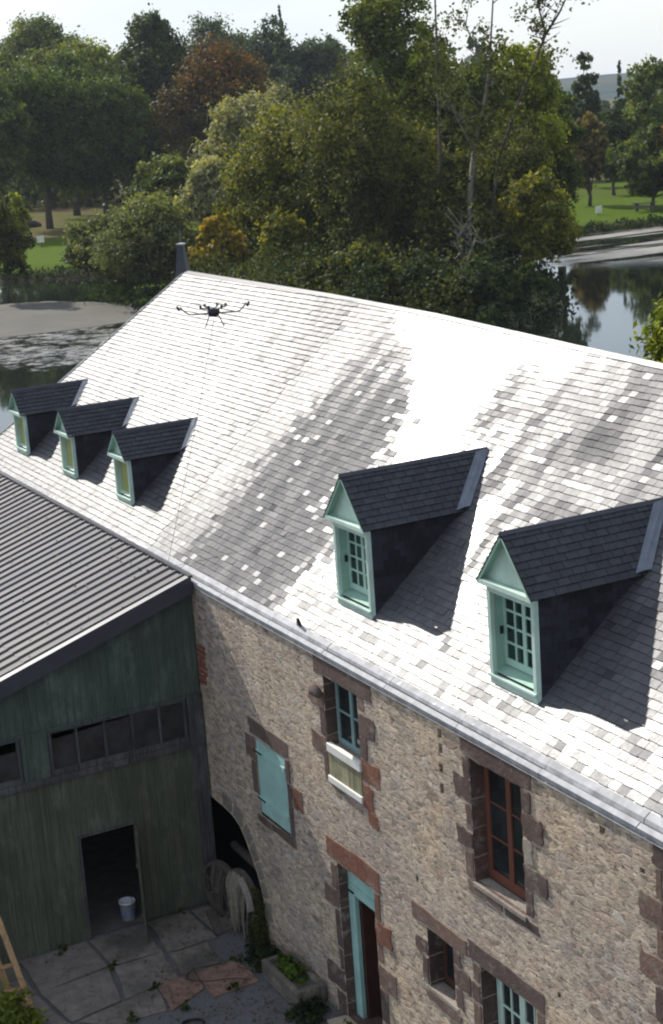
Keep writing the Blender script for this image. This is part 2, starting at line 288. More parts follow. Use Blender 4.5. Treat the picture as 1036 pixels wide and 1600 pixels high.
xs=np.concatenate([np.array([-5200,-3000,-1500,-800,-500]),np.arange(-380,41,2.5),np.array([120,400,1500,4000])]); ys=np.concatenate([np.array([-4000,-1500,-400,-150]),np.arange(-70,241,2.5),np.array([300,450,800,1500,3000,5200])])
gx,gy=np.meshgrid(xs,ys); P=np.stack([gx.ravel(),gy.ravel()],1); sd=sdpoly(P,POND); si=sdpoly(P,ISLE)
z=np.clip(sd*.28-.55,-1.6,.35); zi=np.clip(-si*.4-.55,-1.6,.35); z=np.maximum(z,zi)
yard=np.clip(((P[:,0]+60)/12),0,1)*np.clip((15-P[:,1])/4,0,1); z=np.where(z>-.5,z-(.30+.45)*yard,z)
z+=np.where(z>0,np.array([noise.noise(Vector((p[0]*.03,p[1]*.03,0)))*.35 for p in P]),0)
me=bpy.data.meshes.new('ground'); nx=len(xs); idx=np.arange(len(P)).reshape(gx.shape)
me.from_pydata(np.column_stack([P,z]).tolist(),[],np.stack([idx[:-1,:-1],idx[:-1,1:],idx[1:,1:],idx[1:,:-1]],-1).reshape(-1,4).tolist()); me.materials.append(GROUND); me.polygons.foreach_set('use_smooth',[True]*len(me.polygons))
o=bpy.data.objects.new('ground',me); col.objects.link(o); tag(o,kind='structure')
o=MB().poly([(-190,-45,-.6),(-15,-45,-.6),(-15,155,-.6),(-190,155,-.6)]).build('water',WATER); tag(o,kind='structure')
# the courtyard: gravel sheet, slabs
o=MB().poly([(-29.,-20,-.31),(-5,-20,-.31),(-5,.1,-.31),(-29.,.1,-.31)]).build('yard_gravel',GRAVEL); tag(o,kind='structure')
sl=MB()
def slab(b,pts,z0=-.31,h=.05,sh=.02):
    c=Vector((sum(p[0] for p in pts)/len(pts),sum(p[1] for p in pts)/len(pts),0)); q=[]
    for i,p in enumerate(pts):
        a=Vector((p[0],p[1],0)); bb=Vector((*pts[(i+1)%len(pts)],0))
        for t in (0,.33,.66):
            u=a.lerp(bb,t)+Vector((random.uniform(-.02,.02),random.uniform(-.02,.02),0)); u+= (c-u).normalized()*sh; q.append((u.x,u.y,z0))
    b.prism(q,(0,0,h+random.uniform(-.012,.012)))
for pts in ([(-27.4,-2.75),(-27.4,-1.65),(-26.2,-1.75),(-26.25,-2.72)],[(-26.2,-2.72),(-26.2,-1.75),(-25.15,-1.85),(-25.0,-2.95)],[(-27.4,-1.6),(-27.4,-.75),(-26.1,-.7),(-26.1,-1.7)],[(-26.08,-1.7),(-26.05,-.9),(-25.25,-1.0),(-25.15,-1.82)],
  [(-27.4,-4.1),(-27.4,-2.8),(-26.3,-2.78),(-26.1,-4.15)],[(-26.1,-4.15),(-26.2,-2.78),(-25.0,-3.0),(-24.85,-4.0)],[(-24.98,-2.98),(-25.1,-2.3),(-24.25,-2.45),(-24.3,-3.4),(-24.8,-3.9)],[(-27.4,-5.6),(-27.4,-4.15),(-26.1,-4.2),(-25.9,-5.6)],[(-26.1,-4.22),(-24.85,-4.05),(-24.35,-3.6),(-24.4,-4.6),(-24.8,-5.7),(-25.85,-5.6)],
  [(-27.35,-.7),(-27.35,-.2),(-26.3,-.15),(-26.2,-.66)]): slab(sl,pts)
o=sl.build('paving',PAVE,bevel=.012); tag(o,kind='structure')
rp=MB(); slab(rp,[(-25.15,-2.3),(-25.2,-1.55),(-24.55,-1.65),(-24.2,-2.42)],h=.055,sh=.008); slab(rp,[(-25.2,-1.53),(-25.15,-.75),(-24.25,-.72),(-24.2,-1.6),(-24.53,-1.63)],h=.05,sh=.008)
o=rp.build('red_paving',RPAVE,bevel=.012); tag(o,kind='structure')
# raft of dried weed lying on the pond
def blob(c,pts,z0,h,mat,name,n=90,amp=.35):
    pts=[Vector((*p,0)) for p in pts]; q=[]
    for i,p in enumerate(pts):
        p0,p1,p2,p3=pts[i-1],p,pts[(i+1)%len(pts)],pts[(i+2)%len(pts)]
        for k in range(10):
            t=k/10; v=.5*((2*p1)+(-p0+p2)*t+(2*p0-5*p1+4*p2-p3)*t*t+(-p0+3*p1-3*p2+p3)*t**3)
            nn=noise.noise(v*.6)*amp; q.append((v.x+nn,v.y+noise.noise(v*.6+Vector((9,3,1)))*amp,z0))
    return MB().prism(q,(0,0,h)).build(name,mat)
o=blob(0,[(-142,14),(-142,31),(-136,36.3),(-129.3,38),(-123,36.8),(-119,33),(-119.2,23.5),(-119.5,20),(-124,12)],-.62,.05,MAT,'weed_raft'); tag(o,kind='structure')
# far hills
hb=MB(); rows=[]
for k in range(61):
    a=R(-125+k*2.0); r0=2300; h=24+11*noise.noise(Vector((k*.17,2,0)))+4*noise.noise(Vector((k*.9,5,0)))
    d=Vector((math.sin(a),math.cos(a),0)); rows.append([tuple(d*1500+Vector((0,0,.2))),tuple(d*1900+Vector((0,0,h*.6))),tuple(d*r0+Vector((0,0,h))),tuple(d*3000+Vector((0,0,h*.5)))])
for i in range(60):
    for j in range(3): hb.poly([rows[i][j],rows[i][j+1],rows[i+1][j+1],rows[i+1][j]])
HILL=m_simple('wooded_hill',(.04,.058,.066),1,.4,.012,0,0,(1,1,1),.0,(.07,.078,.06)); o=hb.build('hills',HILL); tag(o,kind='structure')

# ================================================================ THE STONE HOUSE
TP=math.tan(R(40)); EZ=6.163
def rz_(y): return EZ+TP*y
HX0,HX1=-42.,-8.
house=empty('stone_house',(-25,5,-.3),'long rubble stone house under a sunlit slate roof with dormers','house')
# facade with real openings (x0,x1,z0,z1)
OP=dict(upper=(-22.30,-21.18,3.98,5.79),brown=(-17.99,-16.74,3.98,5.82),small=(-19.43,-18.70,1.66,2.64),lower=(-17.98,-16.62,.55,2.68),door=(-22.28,-21.06,-.25,2.56),shut=(-25.18,-24.00,2.35,3.80),edge=(-13.86,-12.6,3.6,5.8),
  hole_a=(-18.79,-18.69,5.86,6.0),hole_b=(-18.79,-18.69,5.63,5.78),hole_c=(-18.80,-18.70,5.32,5.47),hole_d=(-18.81,-18.71,5.02,5.17),hole_e=(-15.06,-14.95,5.82,5.92),hole_f=(-19.68,-19.60,3.28,3.40),hole_g=(-14.3,-14.2,5.6,5.67),hole_h=(-16.1,-16.02,3.1,3.18))
ARX0,ARX1,ARZ=-27.9,-25.2,1.95
fx=sorted({HX0,HX1,ARX0,ARX1}|{v for o_ in OP.values() for v in o_[:2]}); fz=sorted({-.7,6.12,ARZ}|{v for o_ in OP.values() for v in o_[2:]})
wb=MB()
for i in range(len(fx)-1):
    for j in range(len(fz)-1):
        cx_,cz_=(fx[i]+fx[i+1])/2,(fz[j]+fz[j+1])/2
        if any(a<cx_<b and c<cz_<d for a,b,c,d in OP.values()): continue
        if ARX0<cx_<ARX1 and cz_<ARZ: continue
        wb.poly([(fx[i],0,fz[j]),(fx[i+1],0,fz[j]),(fx[i+1],0,fz[j+1]),(fx[i],0,fz[j+1])])
arch=[(ARX0,1.84),(-27.4,1.86),(-26.9,1.85),(-26.55,1.82),(-26.25,1.72),(-26.0,1.5),(-25.8,1.25),(-25.62,1.02),(-25.48,.75),(-25.40,.4),(-25.42,.1),(-25.55,-.7)]
wb.poly([(ARX0,0,ARZ)]+[(x,0,z_) for x,z_ in arch]+[(ARX1,0,-.7),(ARX1,0,ARZ)][:2])
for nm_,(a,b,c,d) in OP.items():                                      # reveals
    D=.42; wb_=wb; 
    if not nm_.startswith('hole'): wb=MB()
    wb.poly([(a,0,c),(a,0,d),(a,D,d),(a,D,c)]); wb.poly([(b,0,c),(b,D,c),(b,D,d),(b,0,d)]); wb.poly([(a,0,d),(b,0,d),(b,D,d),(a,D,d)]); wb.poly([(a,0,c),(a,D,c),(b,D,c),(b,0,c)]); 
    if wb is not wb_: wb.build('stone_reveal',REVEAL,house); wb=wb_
for (x0,z0),(x1,z1) in zip(arch,arch[1:]): wb.poly([(x0,0,z0),(x1,0,z1),(x1,.9,z1),(x0,.9,z0)])
wb.poly([(HX0,0,-.7),(HX0,10.6,-.7),(HX0,10.6,6.1),(HX0,0,6.1)]); wb.poly([(HX1,0,-.7),(HX1,10.6,-.7),(HX1,10.6,6.1),(HX1,4.6,9.95),(HX1,0,6.1)])
wb.poly([(HX0,10.6,-1.4),(HX1,10.6,-1.4),(HX1,10.6,6.1),(HX0,10.6,6.1)])
wb.build('wall',STONE,house)
ib=MB(); ib.poly([(HX0,.9,-.7),(HX1,.9,-.7),(HX1,.9,1.9),(HX0,.9,1.9)] if False else [(HX0,3.2,-.7),(HX1,3.2,-.7),(HX1,3.2,6.),(HX0,3.2,6.)]); ib.poly([(HX0,.02,-.33),(HX1,.02,-.33),(HX1,3.2,-.33),(HX0,3.2,-.33)]); ib.poly([(HX0,.03,3.1),(HX1,.03,3.1),(HX1,3.2,3.1),(HX0,3.2,3.1)]); ib.build('interior',DARKIN,house)

# rough dressed blocks round the openings
def quoin(b,x0,x1,z0,z1,y0=-.012,y1=.30,j=.03):
    pts=[]; y0+=random.uniform(-.009,.006)
    if x1-x0<.3: j=.016
    cs=[(x0,z0),(x1,z0),(x1,z1),(x0,z1)]
    for i in range(4):
        a=cs[i]; c=cs[(i+1)%4]
        for t in (0,.28,.5,.75): pts.append((a[0]+(c[0]-a[0])*t+random.uniform(-j,j)*.9,y0,a[1]+(c[1]-a[1])*t+random.uniform(-j,j)*.9))
    y=y0
    b.prism([(p[0],y,p[2]) for p in pts],(0,y1-y,0))
def blocks(par,name,mat,lst,**k):
    for q in lst:
        b=MB(); quoin(b,*q,**k); nm_='lintel' if q[1]-q[0]>1.3 and q[3]-q[2]>.2 else ('sill_stone' if q[1]-q[0]>.8 else 'jamb_stone'); b.build(nm_,mat,par,bevel=.012)
G_=.005
def window(par,op,rec,frame,ncol,nrow,case=2,glass=GLASS,name='window',fw_=.06,bar=.028,fanlight=False,lab=None):
    """a casement window in opening op=(x0,x1,z0,z1), its face rec metres behind the wall face"""
    x0,x1,z0,z1=op; y=rec
    root=MB()
    root.box((x0+G_,y,z0+G_),(x0+fw_,y+.07,z1-G_)); root.box((x1-fw_,y,z0+G_),(x1-G_,y+.07,z1-G_)); root.box((x0+fw_,y+.002,z1-fw_),(x1-fw_,y+.068,z1-G_)); root.box((x0+fw_,y+.002,z0+G_),(x1-fw_,y+.068,z0+fw_*1.3))
    win=root.build(name,frame,par,label=lab)
    cw=(x1-x0-2*fw_)/case
    for c in range(case):
        a=x0+fw_+c*cw; b_=a+cw; s=MB(); st=fw_*.75; zz0=z0+fw_*1.3; zz1=z1-fw_; yy=y-.012
        s.box((a+.002,yy,zz0+.002),(a+st,yy+.05,zz1-.002)); s.box((b_-st,yy,zz0+.002),(b_-.002,yy+.05,zz1-.002)); s.box((a+st,yy+.002,zz0+.002),(b_-st,yy+.048,zz0+st*1.25)); s.box((a+st,yy+.002,zz1-st),(b_-st,yy+.048,zz1-.002))
        nc=ncol//case
        for k in range(1,nc): xx=a+st+(cw-2*st)*k/nc; s.box((xx-bar/2,yy+.006,zz0+st*1.25),(xx+bar/2,yy+.044,zz1-st))
        for k in range(1,nrow): zz=zz0+st*1.25+(zz1-zz0-st*2.25)*k/nrow; s.box((a+st,yy+.009,zz-bar/2),(b_-st,yy+.041,zz+bar/2))
        s.build('casement',frame,win)
    MB().box((x0+fw_+.01,y+.014,z0+fw_*1.3+.01),(x1-fw_-.01,y+.018,z1-fw_-.01)).build('glass',glass,win)
    return win
# --- upper window with slatted guard
w1=window(house,(-22.28,-21.2,4.60,5.77),.19,GREY,2,2,case=2,fw_=.055,lab='grey green window above a slatted guard panel')
w1s=MB(); w1s.box((-22.29,.06,4.42),(-21.19,.40,4.595)); w1s.build('sill',PALE,w1,bevel=.01)
gp=MB().box((-22.285,-.01,4.10),(-21.195,.03,4.52)).build('guard_panel',WICK,w1); 
MB().box((-22.29,-.035,4.515),(-21.185,.055,4.66)).build('top_rail',WHITE,w1,bevel=.008); MB().box((-22.30,-.04,3.99),(-21.18,.05,4.10)).build('bottom_rail',WHITE,w1,bevel=.008)
blocks(w1,'stone_surround',BROWN,[(-22.62,-20.70,5.80,6.10),(-22.84,-22.31,5.22,5.53),(-22.50,-22.31,4.74,5.20),(-22.84,-22.31,4.42,4.72),(-22.44,-22.31,3.98,4.40),(-21.17,-20.96,5.57,5.78),(-21.17,-20.66,5.16,5.53),(-21.17,-20.93,4.78,5.13)])
blocks(w1,'rusty_blocks',RED,[(-21.17,-20.60,4.40,4.76),(-21.17,-20.86,3.95,4.36),(-21.05,-20.75,3.70,3.93)])
b=MB(); b.tube([(-22.62,-.05,5.56),(-22.4,-.13,5.55),(-22.2,-.14,5.53)],[.05,.09,.07],8).build('fallen_stone',BROWN,w1,True)
# --- brown window
w2=window(house,(-17.97,-16.76,4.0,5.80),.21,REDW,2,3,case=2,fw_=.07,bar=.022,lab='red brown casement window of six panes')
b=MB(); b.prism([(-17.93,.20,4.0),(-16.80,.20,4.0),(-16.72,-.03,3.97),(-18.02,-.03,3.97)],(0,0,-.07)); b.build('sill',PALE,w2,bevel=.01)
blocks(w2,'stone_surround',BROWN,[(-18.18,-16.50,5.83,6.11),(-18.16,-18.0,5.5,5.80),(-18.42,-18.0,5.14,5.48),(-18.15,-18.0,4.72,5.11),(-18.40,-18.0,4.44,4.70),(-18.20,-18.0,4.0,4.40),(-16.73,-16.52,5.52,5.80),(-16.73,-16.28,5.16,5.48),(-16.73,-16.22,4.42,4.74),(-16.73,-16.55,4.02,4.38),(-18.16,-17.3,3.80,3.94),(-17.27,-16.45,3.78,3.93)])
blocks(w2,'pale_blocks',PALE,[(-16.73,-16.52,4.78,5.12)])
# --- small window
w3=window(house,(-19.41,-18.72,1.68,2.62),.24,DARKW,2,1,case=2,fw_=.06)
b=MB().box((-19.5,-.02,1.60),(-18.62,.23,1.67)).build('sill',PALE,w3,bevel=.01)
blocks(w3,'stone_surround',BROWN,[(-19.84,-18.32,2.66,2.92),(-19.78,-19.45,2.16,2.38),(-19.60,-19.45,1.7,2.12),(-18.68,-18.50,2.40,2.62),(-18.68,-18.26,2.06,2.36),(-18.68,-18.48,1.70,2.02),(-19.56,-18.56,1.44,1.585)])
w3['label']='small narrow window with a dark frame'
# --- lower teal window
w4=window(house,(-17.96,-16.64,.57,2.66),.24,TEAL,4,4,case=2,fw_=.09,bar=.03,lab='pale teal glazed door with small panes')
blocks(w4,'stone_surround',BROWN,[(-18.27,-16.40,2.69,2.97),(-18.22,-18.0,2.06,2.34),(-18.17,-18.0,2.38,2.66),(-18.2,-18.0,1.6,2.02),(-18.42,-18.0,1.25,1.56),(-16.60,-16.4,2.35,2.66),(-16.60,-16.2,1.9,2.3)])
# --- window cut by the frame edge
w5=window(house,(-13.84,-12.62,3.62,5.78),.21,REDW,2,3,case=2,fw_=.07,bar=.022)
w5['label']='casement window at the right edge with brown jamb blocks'
blocks(w5,'stone_surround',BROWN,[(-14.05,-12.4,5.81,6.10),(-13.98,-13.88,5.42,5.78),(-14.32,-13.88,5.05,5.38),(-14.0,-13.88,4.66,5.0),(-14.34,-13.88,4.30,4.62),(-14.06,-13.88,3.8,4.25)])
# --- shuttered opening
sh=MB()
for k in range(8): x=-25.165+k*.1455; sh.box((x,.005,2.40),(x+.1435,.04,3.79))
wsh=sh.build('shutter',BLUE,house,label='closed turquoise plank shutter'); b=MB()
for z0 in (2.62,3.52): MB().box((-25.15,-.02,z0),(-24.03,.003,z0+.10)).build('batten',BLUE,wsh,bevel=.005); MB().box((-25.22,-.03,z0+.04),(-24.9,-.022,z0+.07)).build('hinge',BLACK,wsh)
blocks(wsh,'stone_surround',BROWN,[(-25.42,-23.84,3.84,4.14),(-25.6,-25.2,3.35,3.8),(-25.42,-25.2,2.72,3.32),(-23.98,-23.82,3.40,3.82),(-25.30,-23.80,2.2,2.34),(-23.97,-23.80,2.36,3.36)])
blocks(wsh,'rusty_blocks',RED,[(-23.78,-23.4,2.98,3.36)])
# --- plank door
d=MB(); d.box((-22.27,.16,-.28),(-22.06,.24,2.06)); d.box((-22.27,.16,2.0),(-21.08,.24,2.10)); d.box((-22.27,.17,2.10),(-21.08,.23,2.54)); d.box((-22.27,.145,2.47),(-21.08,.17,2.54)); d.box((-21.14,.17,-.28),(-21.08,.235,2.0))
dr=d.build('door',BLUE,house,label='narrow turquoise door standing half open',bevel=.006)
MB().box((-22.05,.25,-.27),(-22.0,1.1,1.99)).build('door_leaf',DARKW,dr)
MB().box((-22.2,.14,2.16),(-21.15,.165,2.19)).build('transom_moulding',BLUE,dr)
blocks(dr,'stone_surround',BROWN,[(-22.50,-22.30,2.05,2.50),(-22.80,-22.30,1.70,2.02),(-22.48,-22.30,.98,1.66),(-22.42,-22.30,.58,.94),(-22.92,-22.30,.16,.55),(-22.6,-22.30,-.3,.12),(-21.04,-20.86,1.36,1.66),(-21.04,-20.48,.92,1.32),(-21.04,-20.8,.3,.88)])
blocks(dr,'red_lintel',RED,[(-22.62,-20.84,2.60,2.95),(-21.04,-20.86,2.1,2.56),(-21.04,-20.56,1.70,2.08)])
MB().prism([(-22.4,-.35,-.31),(-20.95,-.4,-.31),(-21.0,.3,-.31),(-22.3,.3,-.31)],(0,0,.05)).build('threshold',PALE,dr,bevel=.01)
# arch ring, brick scar, little vent holes
b=MB()
ring=[(-26.95,1.9),(-26.5,1.88),(-26.1,1.72),(-25.85,1.47),(-25.64,1.2),(-25.47,.92),(-25.36,.6),(-25.33,.2)]
for (xa,za),(xb,zb) in zip(ring,ring[1:]):
    t=Vector((xb-xa,0,zb-za)).normalized(); n_=Vector((-t.z,0,t.x)); n_= n_ if n_.x>0 or n_.z>0 else -n_; a_=Vector((xa,0,za))+t*.02; c_=Vector((xb,0,zb))-t*.02; l_=.26+random.uniform(-.05,.08)
    b.prism([tuple(p+Vector((0,-.018,0))) for p in (a_,c_,c_+n_*l_,a_+n_*l_)],(0,.2,0))
b.build('arch_ring',m_block('arch_stone',(.24,.205,.17),(.34,.29,.24)),house,bevel=.02)
b=MB()
for k in range(8): zc=4.2+k*.10; quoin(b,-27.5+random.uniform(0,.03),-27.5+random.uniform(.25,.42),zc,zc+.075,y0=-.012,j=.012)
b.build('brick_patch',BRICK,house)
# ---- roof: individual overlapping slates laid in one mesh
def ridgeY(x): return np.interp(x,[-41,-39.3,-31.3,-26.85,-22.4,-19.9,-8],[5.4,5.36,5.30,5.22,5.06,4.98,4.55])
def hipX(y): return -42.05+ .513*y                                  # hip line up to the ridge end
def nz2(x,y,s,o=0): return noise.noise(Vector((x*s+o,y*s,o*.37)))
def slate_state(x,y):
    """wear of one slate: tone, roughness, specular. Bands are where the roof has been washed, is wet or carries lichen"""
    n=nz2(x,y,.55); st=nz2(x*1.0,y*.16,2.3,3); n3=nz2(x,y,1.7,9); n4=nz2(x,y,4.5,21)
    La=np.interp(y,[0,.46,1.12,1.95,2.76,3.43,4.43,5.3],[-28.6,-28.8,-29.2,-29.7,-30.4,-30.7,-31.6,-31.9])
    Lb=np.interp(y,[0,.4,1.1,2.1,2.9,3.6,4.45,5],[-28.3,-28.35,-28.25,-28.45,-28.6,-28.3,-28.5,-29.0]); Rb=np.interp(y,[0,.16,1.3,2.95,3.58,4.4,4.99],[-24.2,-24.25,-24.2,-24.75,-25.3,-26.6,-28.3])
    D0=np.interp(y,[0,1.3,2.04,3.4,3.8,4.3,4.63,5.2],[-19.6,-19.9,-20.85,-22.4,-22.8,-23.1,-22.4,-20.8])
    def sg(e,w_): return 1/(1+math.exp(max(-30,min(30,-e/w_))))
    w_a=sg(x-La+st*.5+random.gauss(0,.10),.10); w_b=sg(x-Lb+st*.5+n3*.3+random.gauss(0,.16),.07)*sg(4.35-y+st*1.2+random.gauss(0,.2),.22); w_c=sg(x-Rb+st*.5+random.gauss(0,.22),.10); w_d=sg(x-D0+st*1.2+n3*.6+random.gauss(0,.35),.35)
    old=np.array([.46+.12*n,.40,.44]); k_=.55*sg(n3+.6*st+.5*n4-.28,.10)+.6*math.exp(-((x-La+.5)/.5)**2)*(rj_()<.75); old=old+min(1,k_)*np.array([-.22,.11,-.05])
    wash=np.array([.58,.475+.02*n4,.31]); dry=np.array([.50+.14*n3+.1*n4,.635+.06*st,.22])
    if rj_()<.02+.24*max(0,n3+.5*st+.09*y-.16): dry=np.array([.5,.42+.10*rj_(),.40])
    wet=np.array([.62,.27,.85]); right=np.array([.52+.1*n,.475+.03*n4,.38])+sg(n+.5*n3-.05,.12)*np.array([-.12,.07,-.04])+sg(st+.5*n3-.16,.08)*np.array([-.20,.10,-.06])
    if rj_()<.06+.2*n4: right=np.array([.5,.42,.42])
    if y>3.9: right[1]-=.10*min(1,(y-3.9+.5*n3)/.9) if y-3.9+.5*n3>0 else 0
    r_=old*(1-w_a)+wash*w_a; r_=r_*(1-w_b)+dry*w_b; r_=r_*(1-w_c)+wet*w_c; r_=r_*(1-w_d)+right*w_d
    lo=sg(1.15+.3*n3-y+random.gauss(0,.12),.12)*sg(x-Rb,.2); r_=r_*(1-lo)+lo*np.array([.50+.1*n4,.385-(.02 if x<-21 else 0)+.05*n4+(.06*rj_() if rj_()<.85 else .14),.42])
    # whole-roof weathering: streaks down the slope, odd dark or replaced slates
    r_=r_+np.array([.04*st,.02*st+.015*n4,0]); 
    if rj_()<.02: r_=r_+np.array([-.2,.06,-.05])
    return (float(min(1,max(0,r_[0]+random.uniform(-.08,.08)))),float(r_[1]+random.uniform(-.03,.035)*(1 if r_[1]>.3 else .3)),float(r_[2]))
rj_=random.random
rb=MB(); ex=.097; row=0; y=.10; ct,sn=math.cos(R(40)),math.sin(R(40))
def rp(x,yy,lift): return (x,yy-sn*lift,rz_(yy)+ct*lift)
while y<5.42:
    x=HX0-.1+(row%2)*.088+random.uniform(-.01,.01); yt=y+ex+.02
    while x<HX1:
        w_=.176*random.uniform(.9,1.08); xc=x+w_/2
        if xc>hipX(y)-.02 and y<ridgeY(xc)-.01:
            y1=min(yt,ridgeY(xc)+.02); l0=(.026 if x<-30 else .017)+random.uniform(0,.006); T=slate_state(xc,y); l1=l0+random.gauss(0,.0018 if T[1]>.3 else .0008); q_=.012*max(0,min(1,(.36-T[1])/.08)); l0-=q_; l1-=q_; t0=.004; dy=random.uniform(-.005,.005); g=.002
            a=rp(x+g,y+dy,l0);b_=rp(x+w_-g,y+dy,l1);c=rp(x+w_-g,y1,t0+(l1-l0)*.5+random.gauss(0,.001));d_=rp(x+g,y1,t0)
            rb.poly([a,b_,c,d_],T); e=(T[0]*.6,.7,.25)
            rb.poly([rp(x+g,y+dy,0),rp(x+w_-g,y+dy,0),b_,a],e); rb.poly([rp(x+g,y1,-.01),rp(x+g,y+dy,0),a,d_],e); rb.poly([rp(x+w_-g,y+dy,0),rp(x+w_-g,y1,-.01),c,b_],e)
        x+=w_
    row+=1; y+=ex
# under-sheet of the front slope
fr=[(hipX(0),0)]+[(float(hx),float(ridgeY(hx))) for hx in (-39.3,-31.3,-26.85,-22.4,-19.9,HX1)]+[(HX1,0)]
rb.poly([(x,yy,rz_(yy)-.004) for x,yy in fr][::-1],(.12,.9,.2))
roof=rb.build('roof',SLATE,house,label='sunlit grey slate roof, wet and washed in bands')
bk=MB(); rid=[(float(hx),float(ridgeY(hx)),rz_(float(ridgeY(hx)))-.01) for hx in (-39.3,-31.3,-26.85,-22.4,-19.9,HX1)]
for a,b_ in zip(rid,rid[1:]): bk.poly([a,b_,(b_[0],10.75,6.1),(a[0],10.75,6.1)],(.3,.5,.5))
bk.poly([rid[0],(-42.05,10.75,6.1),(-39.3,10.75,6.1)],(.3,.5,.5)); bk.poly([(-42.05,0,rz_(0)-.01),(-42.05,10.75,6.1),rid[0]],(.3,.5,.5)); bk.build('roof_back_slope',SLATE,house)
b=MB()
for a,b_ in zip(rid,rid[1:]):
    a=Vector(a)+Vector((0,0,.02)); b_=Vector(b_)+Vector((0,0,.02)); b.prism([a+Vector((0,-.07,-.035)),a+Vector((0,0,.035)),a+Vector((0,.09,-.05)),a+Vector((0,0,-.03))],b_-a)
b.build('ridge_capping',FASC,roof)
# hip edge roll
b=MB(); b.tube([rp(hipX(.02),.02,.02),rp(hipX(5.3),5.3,.02)],.03,8); b.build('hip_roll',ZINC,roof,True)
# ridge finial at the hip
b=MB(); c=(-39.62,5.42,rz_(5.36)-.25)
pf=[(.40,0),(.29,.30),(.21,.55),(.165,.80),(.135,1.0),(.115,1.22)]; c=(c[0],c[1],c[2]-.30)
b.lathe(c,pf,4); f1=b.build('ridge_finial',FASC,house,label='slim slate clad ridge stack at the left end'); f1.rotation_euler.z=0
b=MB(); b.lathe((c[0],c[1],c[2]),[(.125,1.22),(.14,1.225),(.14,1.26),(.0,1.28)],4).build('finial_cap',ZINC,f1)
b=MB(); b.tube([(c[0],c[1],c[2]+1.18),(c[0],c[1],c[2]+1.62)],[.012,.006],6).build('finial_spike',ZINCD,f1)
# zinc gutter standing on the eave
b=MB()
def strip(y0,z0,y1,z1,y2=None,z2=None,x0=HX0,x1=HX1): b.poly([(x0,y0,z0),(x1,y0,z0),(x1,y1,z1),(x0,y1,z1)])
x0=HX0; prof=[(-.03,6.12),(-.042,6.19),(.02,6.235),(.035,6.205),(.06,6.20),(.085,6.27),(.17,rz_(.17)+.022)]
k=HX0
while k<HX1:
    k2=min(k+1.98,HX1); dz=random.uniform(-.006,.006)
    for (ya,za),(yb,zb) in zip(prof,prof[1:]): b.poly([(k,ya,za+dz),(k2-.012,ya,za+dz),(k2-.012,yb,zb+dz),(k,yb,zb+dz)])
    k=k2
b.poly([(HX0,-.03,6.09),(HX1,-.03,6.09),(HX1,.2,6.2),(HX0,.2,6.2)])
gut=b.build('gutter',ZINC,house)
b=MB(); b.prism([rp(-23.42,.16,.02),rp(-23.3,.16,.02),rp(-23.26,.2,.2)],(0,.05,0)).build('slate_chip',BLACK,roof)

